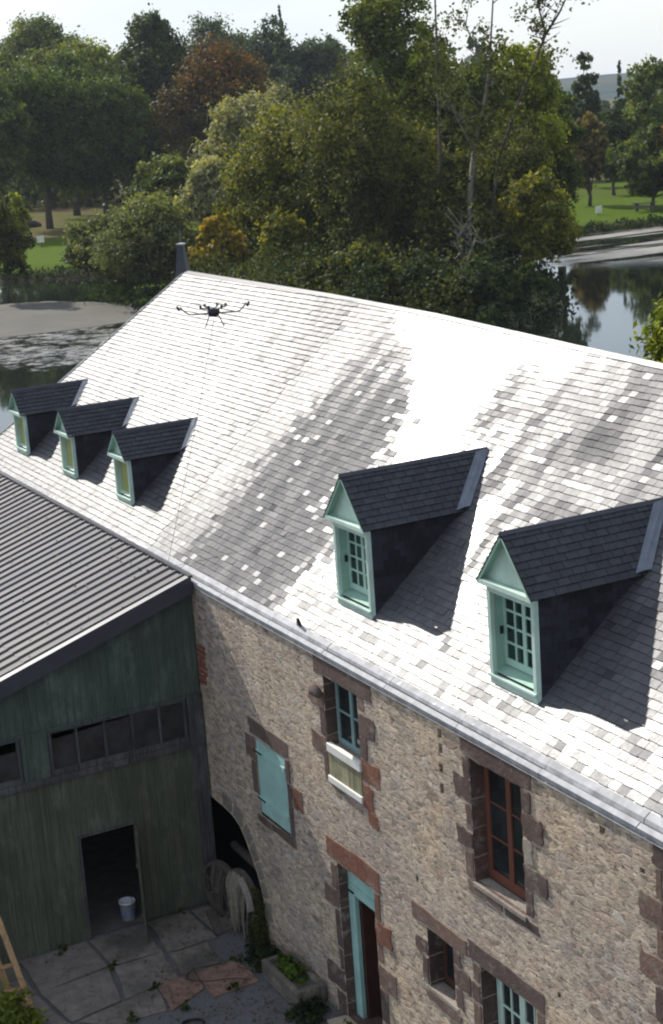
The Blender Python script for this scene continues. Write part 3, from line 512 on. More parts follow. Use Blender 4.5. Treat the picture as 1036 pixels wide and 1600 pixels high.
# ---- dormers
def dormer(xl,xr,yf,zb,ze,zr,yridge,yeave,big,label):
    """front at y=yf from xl to xr; base zb, eave ze, ridge zr; the little roof meets the main slope behind"""
    xm=(xl+xr)/2; t=.075 if big else .06
    fr_=MB(); head=.16 if big else .12; base=.12; y0,y1=yf-.02,yf+.06
    fr_.box((xl,y0,zb-.02),(xl+t,y1,ze-.02)); fr_.box((xr-t,y0,zb-.02),(xr,y1,ze-.02)); fr_.box((xl+t,y0+.003,ze-head),(xr-t,y1-.003,ze-.02)); fr_.box((xl+t,y0+.003,zb-.02),(xr-t,y1-.003,zb+base))
    fr_.box((xl-.088,y0-.095,ze-.05),(xr+.088,y0+.0,ze+.022)); fr_.box((xl-.02,y0-.03,zb+base-.02),(xr+.0,y0-.002,zb+base+.02))
    D_=fr_.build('dormer',TEAL,house,label=label,bevel=.005)
    g=MB(); g.prism([(xl-.085,yf+.02,ze-.02),(xr+.085,yf+.02,ze-.02),(xm,yf+.02,zr-.012)],(0,.04,0)); 
    g.build('gable_board',TEAL,D_)
    # reveal lining and set back window
    rc=.19 if big else .10; op=(xl+t,xr-t,zb+base+.02,ze-head)
    q=MB(); a,b_,c_,d_=op
    q.poly([(a,yf+.05,c_),(a,yf+.05,d_),(a,yf+rc+.1,d_),(a,yf+rc+.1,c_)]); q.poly([(b_,yf+.05,c_),(b_,yf+rc+.1,c_),(b_,yf+rc+.1,d_),(b_,yf+.05,d_)]); q.poly([(a,yf+.05,d_),(b_,yf+.05,d_),(b_,yf+rc+.1,d_),(a,yf+rc+.1,d_)]); q.poly([(a,yf+.02,c_+.03),(a,yf+rc+.1,c_+.1),(b_,yf+rc+.1,c_+.1),(b_,yf+.02,c_+.03)])
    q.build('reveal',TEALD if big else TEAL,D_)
    if big:
        y=yf+rc; s=MB(); fw2=.05; z0=c_+.10; z1=d_-.0
        s.box((a,y,z0),(a+fw2,y+.05,z1)); s.box((b_-fw2,y,z0),(b_,y+.05,z1)); s.box((a+fw2,y+.002,z0),(b_-fw2,y+.048,z0+.10)); s.box((a+fw2,y+.002,z1-.05),(b_-fw2,y+.048,z1))
        W_=b_-a-2*fw2
        for k in range(1,4): xx=a+fw2+W_*k/4; h=.016 if k!=2 else .04; s.box((xx-h,y+.004,z0+.1),(xx+h,y+.044,z1-.05))
        for k in range(1,4): zz=z0+.1+(z1-.05-z0-.1)*k/4; s.box((a+fw2,y+.008,zz-.016),(b_-fw2,y+.04,zz+.016))
        s.build('casement',m_paint('pale_teal_paint',(.42,.60,.52)),D_); MB().box((a+.01,y+.02,z0+.05),(b_-.01,y+.024,z1-.02)).build('glass',m_glass('green_glass',(.008,.022,.018)),D_)
        k_=MB(); k_.box((a-.001,yf+.12,c_+.55),(a+.02,yf+.17,c_+.66)).build('latch',BLACK,D_)
    else: MB().box((a+.03,yf+rc,c_+.06),(b_-.0,yf+rc+.03,d_-.02)).build('ochre_board',OCHRE,D_)
    # cheeks
    for sx,x in ((-1,xl+.012),(1,xr-.012)):
        ch=MB(); yt=yeave; th=.03; rows_=12 if big else 8
        for k in range(rows_):
            z0=zb-.15+(ze-zb+.12)*k/rows_; z1=zb-.15+(ze-zb+.12)*(k+1)/rows_
            yb0=(z0-EZ)/TP+.12; yb1=(z1-EZ)/TP+.12; yy=yf+.055; n=0
            if yb1<=yy: continue
            while yy<yb1-.01:
                ye=min(yy+.2+(0 if n or k%2 else .1),yb1); za=max(z0,rz_(yy)-.3) ; c=random.uniform(.014,.034)
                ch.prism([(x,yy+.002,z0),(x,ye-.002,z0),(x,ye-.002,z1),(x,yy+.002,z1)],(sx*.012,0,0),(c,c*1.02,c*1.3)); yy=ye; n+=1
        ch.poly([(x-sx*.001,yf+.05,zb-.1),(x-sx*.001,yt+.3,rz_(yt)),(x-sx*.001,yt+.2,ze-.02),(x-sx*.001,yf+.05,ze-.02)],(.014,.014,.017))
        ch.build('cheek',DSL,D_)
    # roof slopes, slates
    ov=.09; yo=yf-.12; rl=xl-ov; rr=xr+ov; zeo=ze-.02
    for sx,xe in ((-1,rl),(1,rr)):
        sl_=MB(); dx=xe-xm; dz=zr-zeo; ln=math.hypot(dx,dz); nrm=Vector((dz*sx,0,abs(dx))).normalized(); nr=max(4,round(ln/.115))
        def P_(t,yy,l): return tuple(Vector((xe-dx*t,yy,zeo+dz*t))+nrm*l)
        for r__ in range(nr):
            t0=r__/nr; t1=min(1,(r__+1.15)/nr); yend=min(yeave,yridge)+ (yridge-yeave)*t0+.10; yy=yo-(r__%2)*0-.0; n=0
            while yy<yend:
                ye=min(yy+(.2 if n else (.1 if r__%2 else .2)),yend); c=random.uniform(.028,.046); l=.026+random.uniform(0,.006)
                col_=(c*.98,c,c*1.22); aa,bb,cc,dd=P_(t0,yy+.003,l),P_(t0,ye-.003,l+random.gauss(0,.0015)),P_(t1,ye-.003,.012),P_(t1,yy+.003,.012)
                sl_.poly([aa,bb,cc,dd] if sx>0 else [dd,cc,bb,aa],col_); dk=(.01,.01,.012)
                sl_.poly([P_(t0,yy+.003,0),P_(t0,ye-.003,0),bb,aa],dk); sl_.poly([P_(t0,ye-.003,0),P_(t1,ye-.003,0),cc,bb],dk); sl_.poly([P_(t0,yy+.003,0),aa,dd,P_(t1,yy+.003,0)],dk); yy=ye; n+=1
        sl_.poly([P_(0,yo,.0),P_(0,yeave+.1,.0),P_(1,yridge+.1,.0),P_(1,yo,.0)],(.02,.02,.024))
        sl_.build('dormer_roof',DSL,D_)
        # painted barge soffit
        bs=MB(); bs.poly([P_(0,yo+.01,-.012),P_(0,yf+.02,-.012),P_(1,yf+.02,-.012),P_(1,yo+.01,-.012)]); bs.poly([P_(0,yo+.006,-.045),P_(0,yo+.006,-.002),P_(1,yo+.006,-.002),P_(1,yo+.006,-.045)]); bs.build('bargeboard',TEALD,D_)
        # zinc valley flashing lying at the junction with the main slope
        A=Vector((xe,yeave-.02,0)); A.z=rz_(A.y); B=Vector((xm,yridge,0)); B.z=rz_(B.y)
        P0=Vector(P_(.04,yeave-.16 if big else yeave-.06,.035)); P1=Vector(P_(.97,yridge-.16 if big else yridge-.06,.035)); Q0=Vector((xe+sx*.06,yeave+.07,0)); Q0.z=rz_(Q0.y)+.035; Q1=Vector((xm+sx*.04,yridge+.10,0)); Q1.z=rz_(Q1.y)+.035
        va=MB(); va.poly([P0,P0.lerp(Q0,.55)+Vector((0,0,.01)),P1.lerp(Q1,.55)+Vector((0,0,.01)),P1]); va.poly([P0.lerp(Q0,.55)+Vector((0,0,.01)),Q0,Q1,P1.lerp(Q1,.55)+Vector((0,0,.01))]); va.build('valley_flashing',ZINCD if big else ZINC,D_)
    rc_=MB(); rc_.prism([(xm-.05,yo-.01,zr-.012),(xm+.05,yo-.01,zr-.012),(xm,yo-.01,zr+.04)],(0,yridge-yo+.1,0)); rc_.build('ridge_capping',FASC,D_)
    return D_
dormer(-18.29,-17.17,.62,6.69,8.17,8.93,3.17,2.36,True,'larger teal fronted dormer nearest the right edge')
dormer(-22.86,-21.73,.67,6.72,8.19,8.95,3.2,2.4,True,'teal fronted dormer above the slatted window')
dormer(-32.80,-31.94,.62,6.68,7.70,8.22,2.35,1.84,False,'small dormer, nearest of the three over the metal roof')
dormer(-36.27,-35.41,.60,6.67,7.70,8.24,2.37,1.84,False,'small dormer between two others over the metal roof')
dormer(-39.80,-38.94,.60,6.67,7.72,8.26,2.38,1.85,False,'small dormer farthest left by the roof edge')

# ================================================================ THE WOODEN SHED
SX=-27.5; YL=-8.4
shed=empty('wooden_shed',(-30,-4,-.3),'green weathered board shed under a ribbed metal lean-to roof','shed')
def rs_(y): return 6.30+.317*y
ub=MB(); ub.prism([(SX,-.04,3.97),(SX,YL,3.97),(SX,YL,rs_(YL)-.25),(SX,-.04,rs_(-.04)-.25)],(-.05,0,0)); ub.build('upper_boarding',UPB,shed)
lb=MB(); yl,yr_,zd=-2.67,-1.61,1.74
for y0,y1,z0,z1 in ((YL,yl,-.33,3.0),(yl,yr_,zd,3.0),(yr_,-.04,-.28,3.0)): lb.box((SX-.05,y0,z0),(SX,y1,z1))
lb.build('lower_boarding',LOB,shed)
pb=MB(); pb.box((SX-.02,-.34,2.99),(SX+.05,-.03,3.98)); pb.box((SX-.02,-.30,-.3),(SX+.035,-.03,2.98)); pb.build('corner_post',DKB,shed)
pb=MB(); pb.box((SX-.02,-3.58,2.99),(SX+.03,-3.08,3.96)); pb.build('centre_post',UPB,shed,label='blue green post between the shed windows')
for yy in (-3.35,-5.9): MB().box((SX,yy,-.33),(SX+.03,yy+.08,2.95)).build('cover_strip',LOB,shed)
tm=MB(); tm.box((SX-.05,YL,2.965),(SX+.075,-.36,3.085)); tm.build('rail',DKB,shed,bevel=.006)
MB().box((SX+.01,YL,3.955),(SX+.035,-.04,4.0)).build('drip_board',UPB,shed)
def shedwin(y0,y1,n):
    f=MB(); f.box((SX-.03,y0,3.09),(SX+.05,y1,3.19)); f.box((SX-.03,y0,3.19),(SX+.04,y0+.06,3.95)); f.box((SX-.03,y1-.06,3.19),(SX+.04,y1,3.95)); f.box((SX-.03,y0+.06,3.90),(SX+.038,y1-.06,3.95))
    for k in range(1,n): yy=y0+(y1-y0)*k/n; f.box((SX-.02,yy-.022,3.19),(SX+.036,yy+.022,3.90))
    o=f.build('window',DKB,shed,bevel=.004); MB().box((SX-.022,y0+.02,3.15),(SX-.018,y1-.02,3.93)).build('glass',GLASS2,o); return o
shedwin(-3.07,-.36,5); shedwin(-6.3,-3.6,5)
# shed body
ob=MB(); X1=-42.3
ob.poly([(SX-.05,YL,-.33),(SX-.05,YL,rs_(YL)-.3),(X1,YL,rs_(YL)-.3),(X1,YL,-.33)]); ob.poly([(X1,YL,-.33),(X1,YL,rs_(YL)-.3),(X1,-.02,rs_(0)-.3),(X1,-.02,-.33)]); ob.build('side_boarding',LOB,shed)
ib=MB(); ib.poly([(SX-.03,YL,-.29),(X1,YL,-.29),(X1,-.03,-.29),(SX-.03,-.03,-.29)]); ib.build('shed_floor',INFL,shed)
ib=MB(); ib.box((-34,-4.2,-.28),(-32.2,-2.6,.9)); ib.bar((-31,-4.6,-.28),(-31.2,-2.6,1.6),.12); ib.bar((-30.2,-3.1,-.2),(-31.4,-3.6,1.3),.06); ib.build('workbench',OLDW,shed)
# door leaf, swung open outwards
dl=MB(); dl.prism([(SX+.04,-1.60,-.26),(SX+.88,-1.91,-.26),(SX+.88,-1.91,1.70),(SX+.04,-1.60,1.73)],(.014,.04,0)); ds=dl.build('door',LOB,shed,label='board door standing open'); 
st=MB(); st.bar((SX+.12,-1.655,.3),(SX+.84,-1.92,.3),.03,.1); st.bar((SX+.12,-1.655,1.3),(SX+.84,-1.92,1.3),.03,.1); st.build('ledge',LOB,ds)
db=MB(); db.box((SX-.02,yl-.06,-.3),(SX+.02,yl,zd+.05)); db.box((SX-.02,yl,zd),(SX+.02,yr_,zd+.05)); db.build('door_frame',DKB,shed)
# ribbed metal roof
mr=MB(); x=SX+.16; pitch=.333
def rr_(x,y,l): return (x,y,rs_(y)+l)
pr=[(0,.0),(.222,.0),(.245,.042),(.30,.042),(.333,.0)]
while x>X1-.3:
    dd=random.uniform(-.004,.004)
    for (a,l0),(b_,l1) in zip(pr,pr[1:]):
        for ya,yb,lf in ((YL-.3,-3.0,0),(-3.3,-.10,.010)): mr.poly([rr_(x-b_,ya,l1+lf+dd),rr_(x-a,ya,l0+lf+dd),rr_(x-a,yb,l0+lf+dd),rr_(x-b_,yb,l1+lf+dd)])
    x-=pitch
mr.build('metal_roof',SHEET,shed)
MB().poly([(SX+.16,YL-.3,rs_(YL-.3)-.03),(X1,YL-.3,rs_(YL-.3)-.03),(X1,-.05,rs_(-.05)-.03),(SX+.16,-.05,rs_(-.05)-.03)]).build('light_block_sheet',OLDW,shed)  # unseen sheet added to stop sun leaking through the ribbed roof
fb=MB(); fb.prism([(SX+.20,-.08,rs_(-.08)+.04),(SX+.20,YL-.32,rs_(YL-.32)+.04),(SX+.20,YL-.32,rs_(YL-.32)-.27),(SX+.20,-.08,rs_(-.08)-.27)],(-.03,0,0)); fb.prism([(SX+.203,-.08,rs_(-.08)+.06),(SX+.203,YL-.32,rs_(YL-.32)+.06),(SX+.05,YL-.32,rs_(YL-.32)+.06),(SX+.05,-.08,rs_(-.08)+.06)],(0,0,-.02)); fb.build('fascia',FASC,shed)
fb=MB(); fb.box((SX+.2,-.13,rs_(-.1)+.03),(X1,-.045,rs_(-.1)+.075)); fb.build('top_flashing',FASC,shed)

# ================================================================ THINGS
DEB=MB()
for k in range(150):
    x=random.uniform(-40,-27.4); y=-abs(random.gauss(0,1.1))-.15 if k%2 else random.uniform(-8,-.2); a=random.uniform(0,6.28); s_=random.uniform(.02,.05); z_=rs_(y)+.062
    DEB.prism([(x+s_*math.cos(a+q),y+s_*.6*math.sin(a+q),z_) for q in (0,1.6,3.1,4.7)],(0,0,.004))
tag(DEB.build('roof_litter',OLDW),'dry leaves lying along the ribs of the metal roof','leaves',kind='stuff')
# spraying drone above the roof
dc=Vector((-28.38,1.30,10.96)); ax=Vector((math.cos(yaw),-math.sin(yaw),0)).normalized(); dv=Vector((-ax.y,ax.x,0))
drone=empty('drone',dc,'black spraying drone with long boom hovering over the roof','drone')
b=MB(); b.lathe(dc,[(0,-.09),(.08,-.08),(.12,-.02),(.115,.05),(.07,.08),(0,.09)],10).build('body',BLACK,drone,True)
b=MB(); pts=[dc+ax*s*.62+Vector((0,0,-.02+ (max(0,abs(s)-.72)**1.4)*.9)) for s in [i/12 for i in range(-12,13)]]; bo=b.tube(pts,.014,6).build('spray_boom',CARB,drone)
for s in (-1,1):
    e=dc+ax*s*.63+Vector((0,0,.12)); MB().tube([e-Vector((0,0,.05)),e+ax*s*.05+Vector((0,0,.03))],[.028,.02],8).build('nozzle',BLACK,bo)
for k in range(6):
    a=k*math.pi/3+.3; d_=Vector((math.cos(a),math.sin(a),0)); am=MB().tube([dc+Vector((0,0,.05)),dc+d_*.24+Vector((0,0,.09))],.014,6).build('rotor_arm',CARB,drone)
    e=dc+d_*.24+Vector((0,0,.09)); MB().lathe(e,[(.0,0),(.026,0),(.026,.05),(0,.055)],8).build('motor',BLACK,am)
    bl=Vector((math.cos(a*2.3+k),math.sin(a*2.3+k),0))*.13; MB().prism([e+bl+Vector((0,0,.06)),e-bl+Vector((0,0,.06)),e-bl*.96+bl.cross(Vector((0,0,1))).normalized()*.02+Vector((0,0,.06)),e+bl*.96+bl.cross(Vector((0,0,1))).normalized()*.02+Vector((0,0,.06))],(0,0,.004)).build('rotor_blade',CARB,am)
for s in (-1,1):
    b=MB(); b.tube([dc+ax*s*.08-Vector((0,0,.05)),dc+ax*s*.17-Vector((0,0,.26))],.011,6); b.tube([dc+ax*s*.17-Vector((0,0,.26))-dv*.14,dc+ax*s*.17-Vector((0,0,.26))+dv*.14],.011,6).build('landing_skid',CARB,drone)
hA=dc-Vector((0,0,.1)); hB=Vector((-28.62,.02,6.33)); hp=[hA.lerp(hB,t)+Vector((.34,-.10,0))*math.sin(math.pi*t)*(.9-t*.5) for t in (0,.08,.2,.4,.6,.8,.92,1)]+[Vector((-28.62,-.06,6.2))]
sm=[]
for i in range(len(hp)-1):
    p0,p1,p2,p3=hp[max(i-1,0)],hp[i],hp[i+1],hp[min(i+2,len(hp)-1)]
    for k in range(6): t=k/6; sm.append(.5*((2*p1)+(-p0+p2)*t+(2*p0-5*p1+4*p2-p3)*t*t+(-p0+3*p1-3*p2+p3)*t**3))
o=MB().tube(sm+[hp[-1]],.005,6).build('water_hose',m_simple('grey_hose',(.30,.30,.31),.6,.1,5)); tag(o,'thin grey hose hanging from the drone down to the eave','hose')

# bucket in the shed doorway
bp=Vector((-27.82,-1.80,-.29)); bu=empty('bucket',bp,'white plastic paint bucket with blue label in shed doorway','bucket')
b=MB(); b.lathe(bp,[(0,.0),(.13,.0),(.155,.34),(.163,.34),(.163,.37),(.148,.37),(.125,.02),(0,.02)],20).build('pail',PLAS,bu,True)
b=MB(); b.lathe(bp,[(.1405,.08),(.1505,.24)],20)
b.f=[f for i,f in enumerate(b.f) if i%20 not in (3,4,5,6,7,11,12,13,14,15,18,19)]; b.t=b.t[:len(b.f)]; b.build('wrap_label',PBLUE,bu,True)
hpts=[bp+Vector((.16*math.cos(a),.06,.35+.0+.13*math.sin(a))) for a in [math.pi*i/10 for i in range(11)]]; MB().tube(hpts,.006,5).build('handle',BLACK,bu)

# wooden pallet frame leaning on the shed
pf=empty('leaning_pallet',(-26.3,-5.1,-.3),'bare wood pallet frame leaning against the green shed wall','pallet')
A0=Vector((-25.42,-4.48,-.22)); A1=Vector((-27.38,-4.62,1.75)); B0=Vector((-26.35,-4.62,-.22)); B1=Vector((-27.38,-4.86,1.5)); C0=Vector((-25.62,-5.6,-.25)); C1=Vector((-27.38,-5.7,1.75))
MB().bar(A0,A1,.10,.035).build('rail',WOOD,pf); MB().bar(C0,C1,.10,.035).build('rail',WOOD,pf); MB().bar(B0,B1,.12,.03).build('rail',WOOD,pf)
for t in (.04,.17,.33,.55,.78):
    MB().bar(A0.lerp(A1,t)+Vector((-.05,.02,-.03)),C0.lerp(C1,t)+Vector((-.05,0,-.03)),.11,.025).build('slat',WOOD,pf)
MB().bar(A0+Vector((0,0,.03)),B0+Vector((0,0,.05)),.1,.03).build('foot',WOOD,pf); MB().bar(A0.lerp(B0,.5)+Vector((0,-.06,.05)),C0.lerp(B0,.5)+Vector((0,0,.05)),.1,.03).build('foot',WOOD,pf)

# old mill wheels in the arch
def disc_pts(c,u,v,r,n,a0=0,a1=2*math.pi): return [c+u*(r*math.cos(a0+(a1-a0)*i/n))+v*(r*math.sin(a0+(a1-a0)*i/n)) for i in range(n+1)]
def wheel(name,c,nrm,r,label,mat,straw=False,thick=.12,hoop=True):
    nrm=Vector(nrm).normalized(); u=nrm.cross(Vector((0,0,1))).normalized(); v=Vector((0,0,1)); root=empty(name,(c.x,c.y,-.28),label,'wheel')
    b=MB(); rim=disc_pts(c,u,v,r,28)
    for i in range(28): b.bar(rim[i],rim[i+1],.07,thick,nrm)
    b.build('rim',mat,root)
    for k in range(8):
        a=k*math.pi/4+.2; d_=u*math.cos(a)+v*math.sin(a); MB().bar(c+d_*.05,c+d_*(r-.03),.055,.05,nrm).build('spoke',mat,root)
    b=MB(); b.tube([c-nrm*.16,c-nrm*.1,c+nrm*.1,c+nrm*.16],[.05,.09,.09,.05],12).build('hub',mat,root,True)
    return root,u,v,nrm
ws,u,v,n_=wheel('mill_wheel',Vector((-26.02,-.16,.42)),(.08,-.997,0),.50,'old wooden mill wheel draped in dry straw under the arch',OLDW)
c=Vector((-26.02,-.16,.42)); nw=Vector((.08,-.997,0)).normalized(); uu=nw.cross(Vector((0,0,1))).normalized()
b=MB(); hoop=disc_pts(c+nw*.17,-uu if uu.x<0 else uu,Vector((0,0,1)),.60,10,R(0),R(62)); hp2=[h for h in hoop]
for a,q in zip(hp2,hp2[1:]): b.bar(a,q,.05,.11,nw)
b.build('pale_rim_board',PALEW,ws)
def strands(root,c,uu,nw,r,n,mat):
    V=MB()
    for k in range(n):
        t=random.uniform(-1,.75); x=t*r*.8; top=math.sqrt(max(.02,1-t*t*.6))*r; ln=random.uniform(.35,1.25)*(1.0 if random.random()<.8 else 1.3); off=random.uniform(.05,.15)
        p0=c+uu*x+Vector((0,0,top))+nw*(off-.06); p=[p0]
        for s in range(1,6):
            tt=s/5; p.append(p0+nw*(.07+.05*math.sin(tt*2))+uu*(random.uniform(-.02,.02)-x*.25*tt)+Vector((0,0,-ln*tt)))
        p=[q if q.z>-.25 else Vector((q.x,q.y,-.25)) for q in p]; V.tube(p,[.012,.014,.012,.010,.007,.004],4,False)
    return V.build('straw',mat,root)
strands(ws,c,uu,nw,.50,80,STRAW)
wd,_,_,_=wheel('mill_wheel',Vector((-26.85,-.22,.28)),(.25,-.96,0),.50,'dark old mill wheel half hidden beside the shed corner',OLDW)
c2=Vector((-26.85,-.22,.28)); nw2=Vector((.25,-.96,0)).normalized(); u2_=nw2.cross(Vector((0,0,1))).normalized(); strands(wd,c2,u2_,nw2,.46,12,OLDW)
o=MB().tube([(-27.4,.35,.80),(-25.3,.3,.78)],.09,10).build('axle_beam',OLDW,None,True); tag(o,'dark timber axle beam crossing the arch behind the wheels','beam')
o=MB().bar((-27.0,-.45,-.24),(-26.2,-.62,-.22),.16,.14).build('timber_block',OLDW,None,bevel=.01); tag(o,'short weathered timber lying before the dark mill wheel','timber')

# stone trough with plants; plants; hoses
tr=empty('stone_trough',(-23.6,-.35,-.31),'long mossy stone trough planter against the house wall','planter')
tA=Vector((-24.35,-.55,-.31)); tB=Vector((-22.95,-.62,-.31)); wv=Vector((0,.42,0))
b=MB()
def tb(p,q,h0,h1): b.prism([Vector((p[0],p[1],-.31+h0)),Vector((q[0],p[1],-.31+h0)),Vector((q[0],q[1],-.31+h0)),Vector((p[0],q[1],-.31+h0))],(0,0,h1-h0))
tb((-24.35,-.62),(-22.95,-.50),0,.36); tb((-24.35,-.16),(-22.95,-.05),0,.36); tb((-24.35,-.498),(-24.23,-.162),0,.36); tb((-23.07,-.498),(-22.95,-.162),0,.36); b.build('basin',TROUGH,tr,bevel=.03)
b=MB(); tb((-24.24,-.51),(-23.06,-.15),.2,.28); b.build('soil',INFL,tr)

def leafmesh(name,C,Nn,S,T,mat,parent=None,asp=1.5):
    """C centres, Nn normals, S sizes, T tints -> one mesh of small pointed quads"""
    n=len(C); Nn=Nn/np.linalg.norm(Nn,axis=1,keepdims=True); r=rng.normal(size=(n,3)); u=np.cross(Nn,r); u/=np.linalg.norm(u,axis=1,keepdims=True)+1e-9; v=np.cross(Nn,u)
    u*=(S*asp/2)[:,None]; v*=(S/2)[:,None]; V=np.stack([C-u,C-v*1.0+Nn*0,C+u,C+v],1).reshape(-1,3)
    me=bpy.data.meshes.new(name); me.vertices.add(4*n); me.vertices.foreach_set('co',V.astype(np.float32).ravel()); me.loops.add(4*n); me.loops.foreach_set('vertex_index',np.arange(4*n,dtype=np.int32)); me.polygons.add(n); me.polygons.foreach_set('loop_start',np.arange(0,4*n,4,dtype=np.int32)); me.polygons.foreach_set('loop_total',np.full(n,4,dtype=np.int32))
    a=me.attributes.new('tint','FLOAT_COLOR','FACE'); a.data.foreach_set('color',np.column_stack([np.clip(T,0.003,1),np.ones(n)]).astype(np.float32).ravel()); me.materials.append(mat); me.update(); me.validate()
    o=bpy.data.objects.new(name,me); col.objects.link(o)
    if parent: o.parent=parent; o.location=-parent.location if parent.type=='EMPTY' else (0,0,0)
    return o
PAL=dict(dark=((.022,.042,.014),(.050,.085,.020),(.085,.125,.028)),green=((.030,.050,.018),(.058,.083,.026),(.098,.125,.035)),deep=((.014,.026,.013),(.026,.042,.018),(.045,.068,.026)),
 lime=((.045,.070,.015),(.095,.125,.025),(.14,.165,.035)),limebright=((.055,.080,.013),(.13,.165,.022),(.20,.225,.035)),blue=((.018,.032,.026),(.035,.055,.042),(.055,.08,.055)),rust=((.035,.030,.016),(.085,.055,.022),(.155,.085,.03)),
 silver=((.085,.095,.060),(.155,.165,.105),(.235,.24,.165)),olive=((.030,.042,.012),(.074,.086,.020),(.135,.14,.030)),olivedark=((.022,.032,.013),(.054,.066,.02),(.098,.108,.028)),grey=((.04,.055,.028),(.075,.095,.045),(.12,.14,.065)),
 gold=((.065,.065,.014),(.145,.12,.018),(.23,.18,.022)),gold2=((.05,.062,.013),(.105,.115,.02),(.165,.165,.026)),brown=((.045,.042,.022),(.085,.075,.034),(.13,.105,.045)),fern=((.03,.06,.012),(.08,.13,.02),(.16,.22,.03)))
def tree(x,y,top,cb,rad,pal,style,base=.3,leaf=.26,dens=1.,label=None,group=None,name='broadleaf_tree',cat='tree',trunk=True,seed=0,bark=None,lean=(0,0)):
    random.seed(seed); g=np.random.default_rng(seed+5); leaf*=.88; rad*=(1.3 if style!='s' or pal=='grey' else 1.05)*(.78 if group==G_R else 1)
    if style=='b' and name!='ash_tree': cb=max(base+.4,cb-(top-cb)*.10)
    root=empty(name,(x,y,base),label or 'tree',cat,group); H=top-base; ch=top-cb; cz=(top+cb)/2
    lo,mi,hi=[np.array(c)*f_ for c,f_ in zip(PAL[pal],((1.3,1.25,1.2),(1.6,1.5,1.2),(1.95,1.75,1.2)))]
    if pal=='dark': lo,mi,hi=lo*.7,mi*.68,hi*.72
    if pal=='olivedark': lo,mi,hi=lo*.8,mi*.85,hi*.9
    # lobes
    lobes=[]
    if style=='c':
        nl=int(11); 
        for k in range(nl):
            t=k/(nl-1); rr=rad*(1-t)*1.0+.15
            for q in range(4 if t<.8 else 2): a=random.uniform(0,6.28); lobes.append((x+math.cos(a)*rr*.55,y+math.sin(a)*rr*.55,cb+ch*t,rr*.6,ch*.07))
    else:
        nl=dict(b=36,w=34,s=28)[style]
        for k in range(nl):
            for _ in range(20):
                d_=Vector((random.uniform(-1,1),random.uniform(-1,1),random.uniform(-1,1)))
                if d_.length<=1: break
            e=.74; wz=1.
            if style=='s': d_.z=abs(d_.z)*1.6-.62
            hr=rad*e*(1.-.25*max(0,d_.z))*(1 if d_.z>-.3 else .86); lr=rad*random.uniform(.24,.42); lobes.append((x+d_.x*hr+lean[0]*d_.z,y+d_.y*hr+lean[1]*d_.z,cz+d_.z*(ch/2-lr*.7),lr,lr*min(1.1,max(.55,ch/(2.4*rad)))))
        lobes.append((x,y,cz,rad*.55,ch*.40))
    # leaves in clumps on the lobes
    area=sum(l[3]*l[3] for l in lobes); ntot=int(dens*area*4*3.14*1.15/(leaf*leaf)); ntot=max(2500,min(int(ntot*1.3),30000)); Cs=[];Ns=[];Ts=[]
    for (lx,ly,lz,lr,lh) in lobes:
        n=max(40,int(ntot*lr*lr/area)); k=max(6,int(n/28)); cd=g.normal(size=(k,3)); cd/=np.linalg.norm(cd,axis=1,keepdims=True); cd[:,2]=np.where(cd[:,2]<-.5,-cd[:,2]*.6,cd[:,2])
        cr_=g.uniform(.62,1.12,size=(k,1)); cc=cd*cr_; tone=g.normal(0,.24,size=k); w_=g.integers(0,k,size=n); p=cc[w_]+g.normal(size=(n,3))*np.array([.17,.17,.15])
        if style=='w': p[:,2]-=np.abs(g.normal(size=n))*.5*(np.hypot(p[:,0],p[:,1]))
        pos=p*np.array([lr,lr,lh])+np.array([lx,ly,lz]); Cs.append(pos); Ns.append(cd[w_]*.8+g.normal(size=(n,3))*.65+np.array([0,0,.25]))
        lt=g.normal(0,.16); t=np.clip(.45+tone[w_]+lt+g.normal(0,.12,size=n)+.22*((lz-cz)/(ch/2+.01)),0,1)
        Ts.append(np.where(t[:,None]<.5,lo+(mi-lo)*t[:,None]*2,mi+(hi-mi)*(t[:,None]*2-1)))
    C_=np.concatenate(Cs); T_=np.concatenate(Ts); Nn=np.concatenate(Ns)
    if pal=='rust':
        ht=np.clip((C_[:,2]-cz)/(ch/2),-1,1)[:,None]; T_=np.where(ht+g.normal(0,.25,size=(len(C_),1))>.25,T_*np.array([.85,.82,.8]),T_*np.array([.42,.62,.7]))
    ok=C_[:,2]>-.55; C_,T_,Nn=C_[ok],T_[ok],Nn[ok]
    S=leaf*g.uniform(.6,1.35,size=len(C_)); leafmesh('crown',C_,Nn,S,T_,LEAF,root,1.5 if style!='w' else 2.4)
    # trunk and limbs
    if trunk:
        b=MB(); tr_=max(.10,H*.019) if style!='s' else .09; tt=cb+ch*.55; pts=[Vector((x+random.uniform(-.15,.15)*i,y+random.uniform(-.15,.15)*i,base-.3+(tt-base+.3)*i/4)) for i in range(5)]; b.tube(pts,[tr_*1.35,tr_,tr_*.85,tr_*.65,tr_*.35],8)
        for k in range(9 if style!='c' else 0):
            l=random.choice(lobes[:-1]); s=pts[random.randint(1,3)]; e=Vector(l[:3]); m=s.lerp(e,.5)+Vector((random.uniform(-.3,.3),random.uniform(-.3,.3),-.08*(e-s).length)); b.tube([s,m,e],[tr_*.42,tr_*.27,tr_*.1],5)
        b.build('trunk',bark or BARK,root,True)
    return root
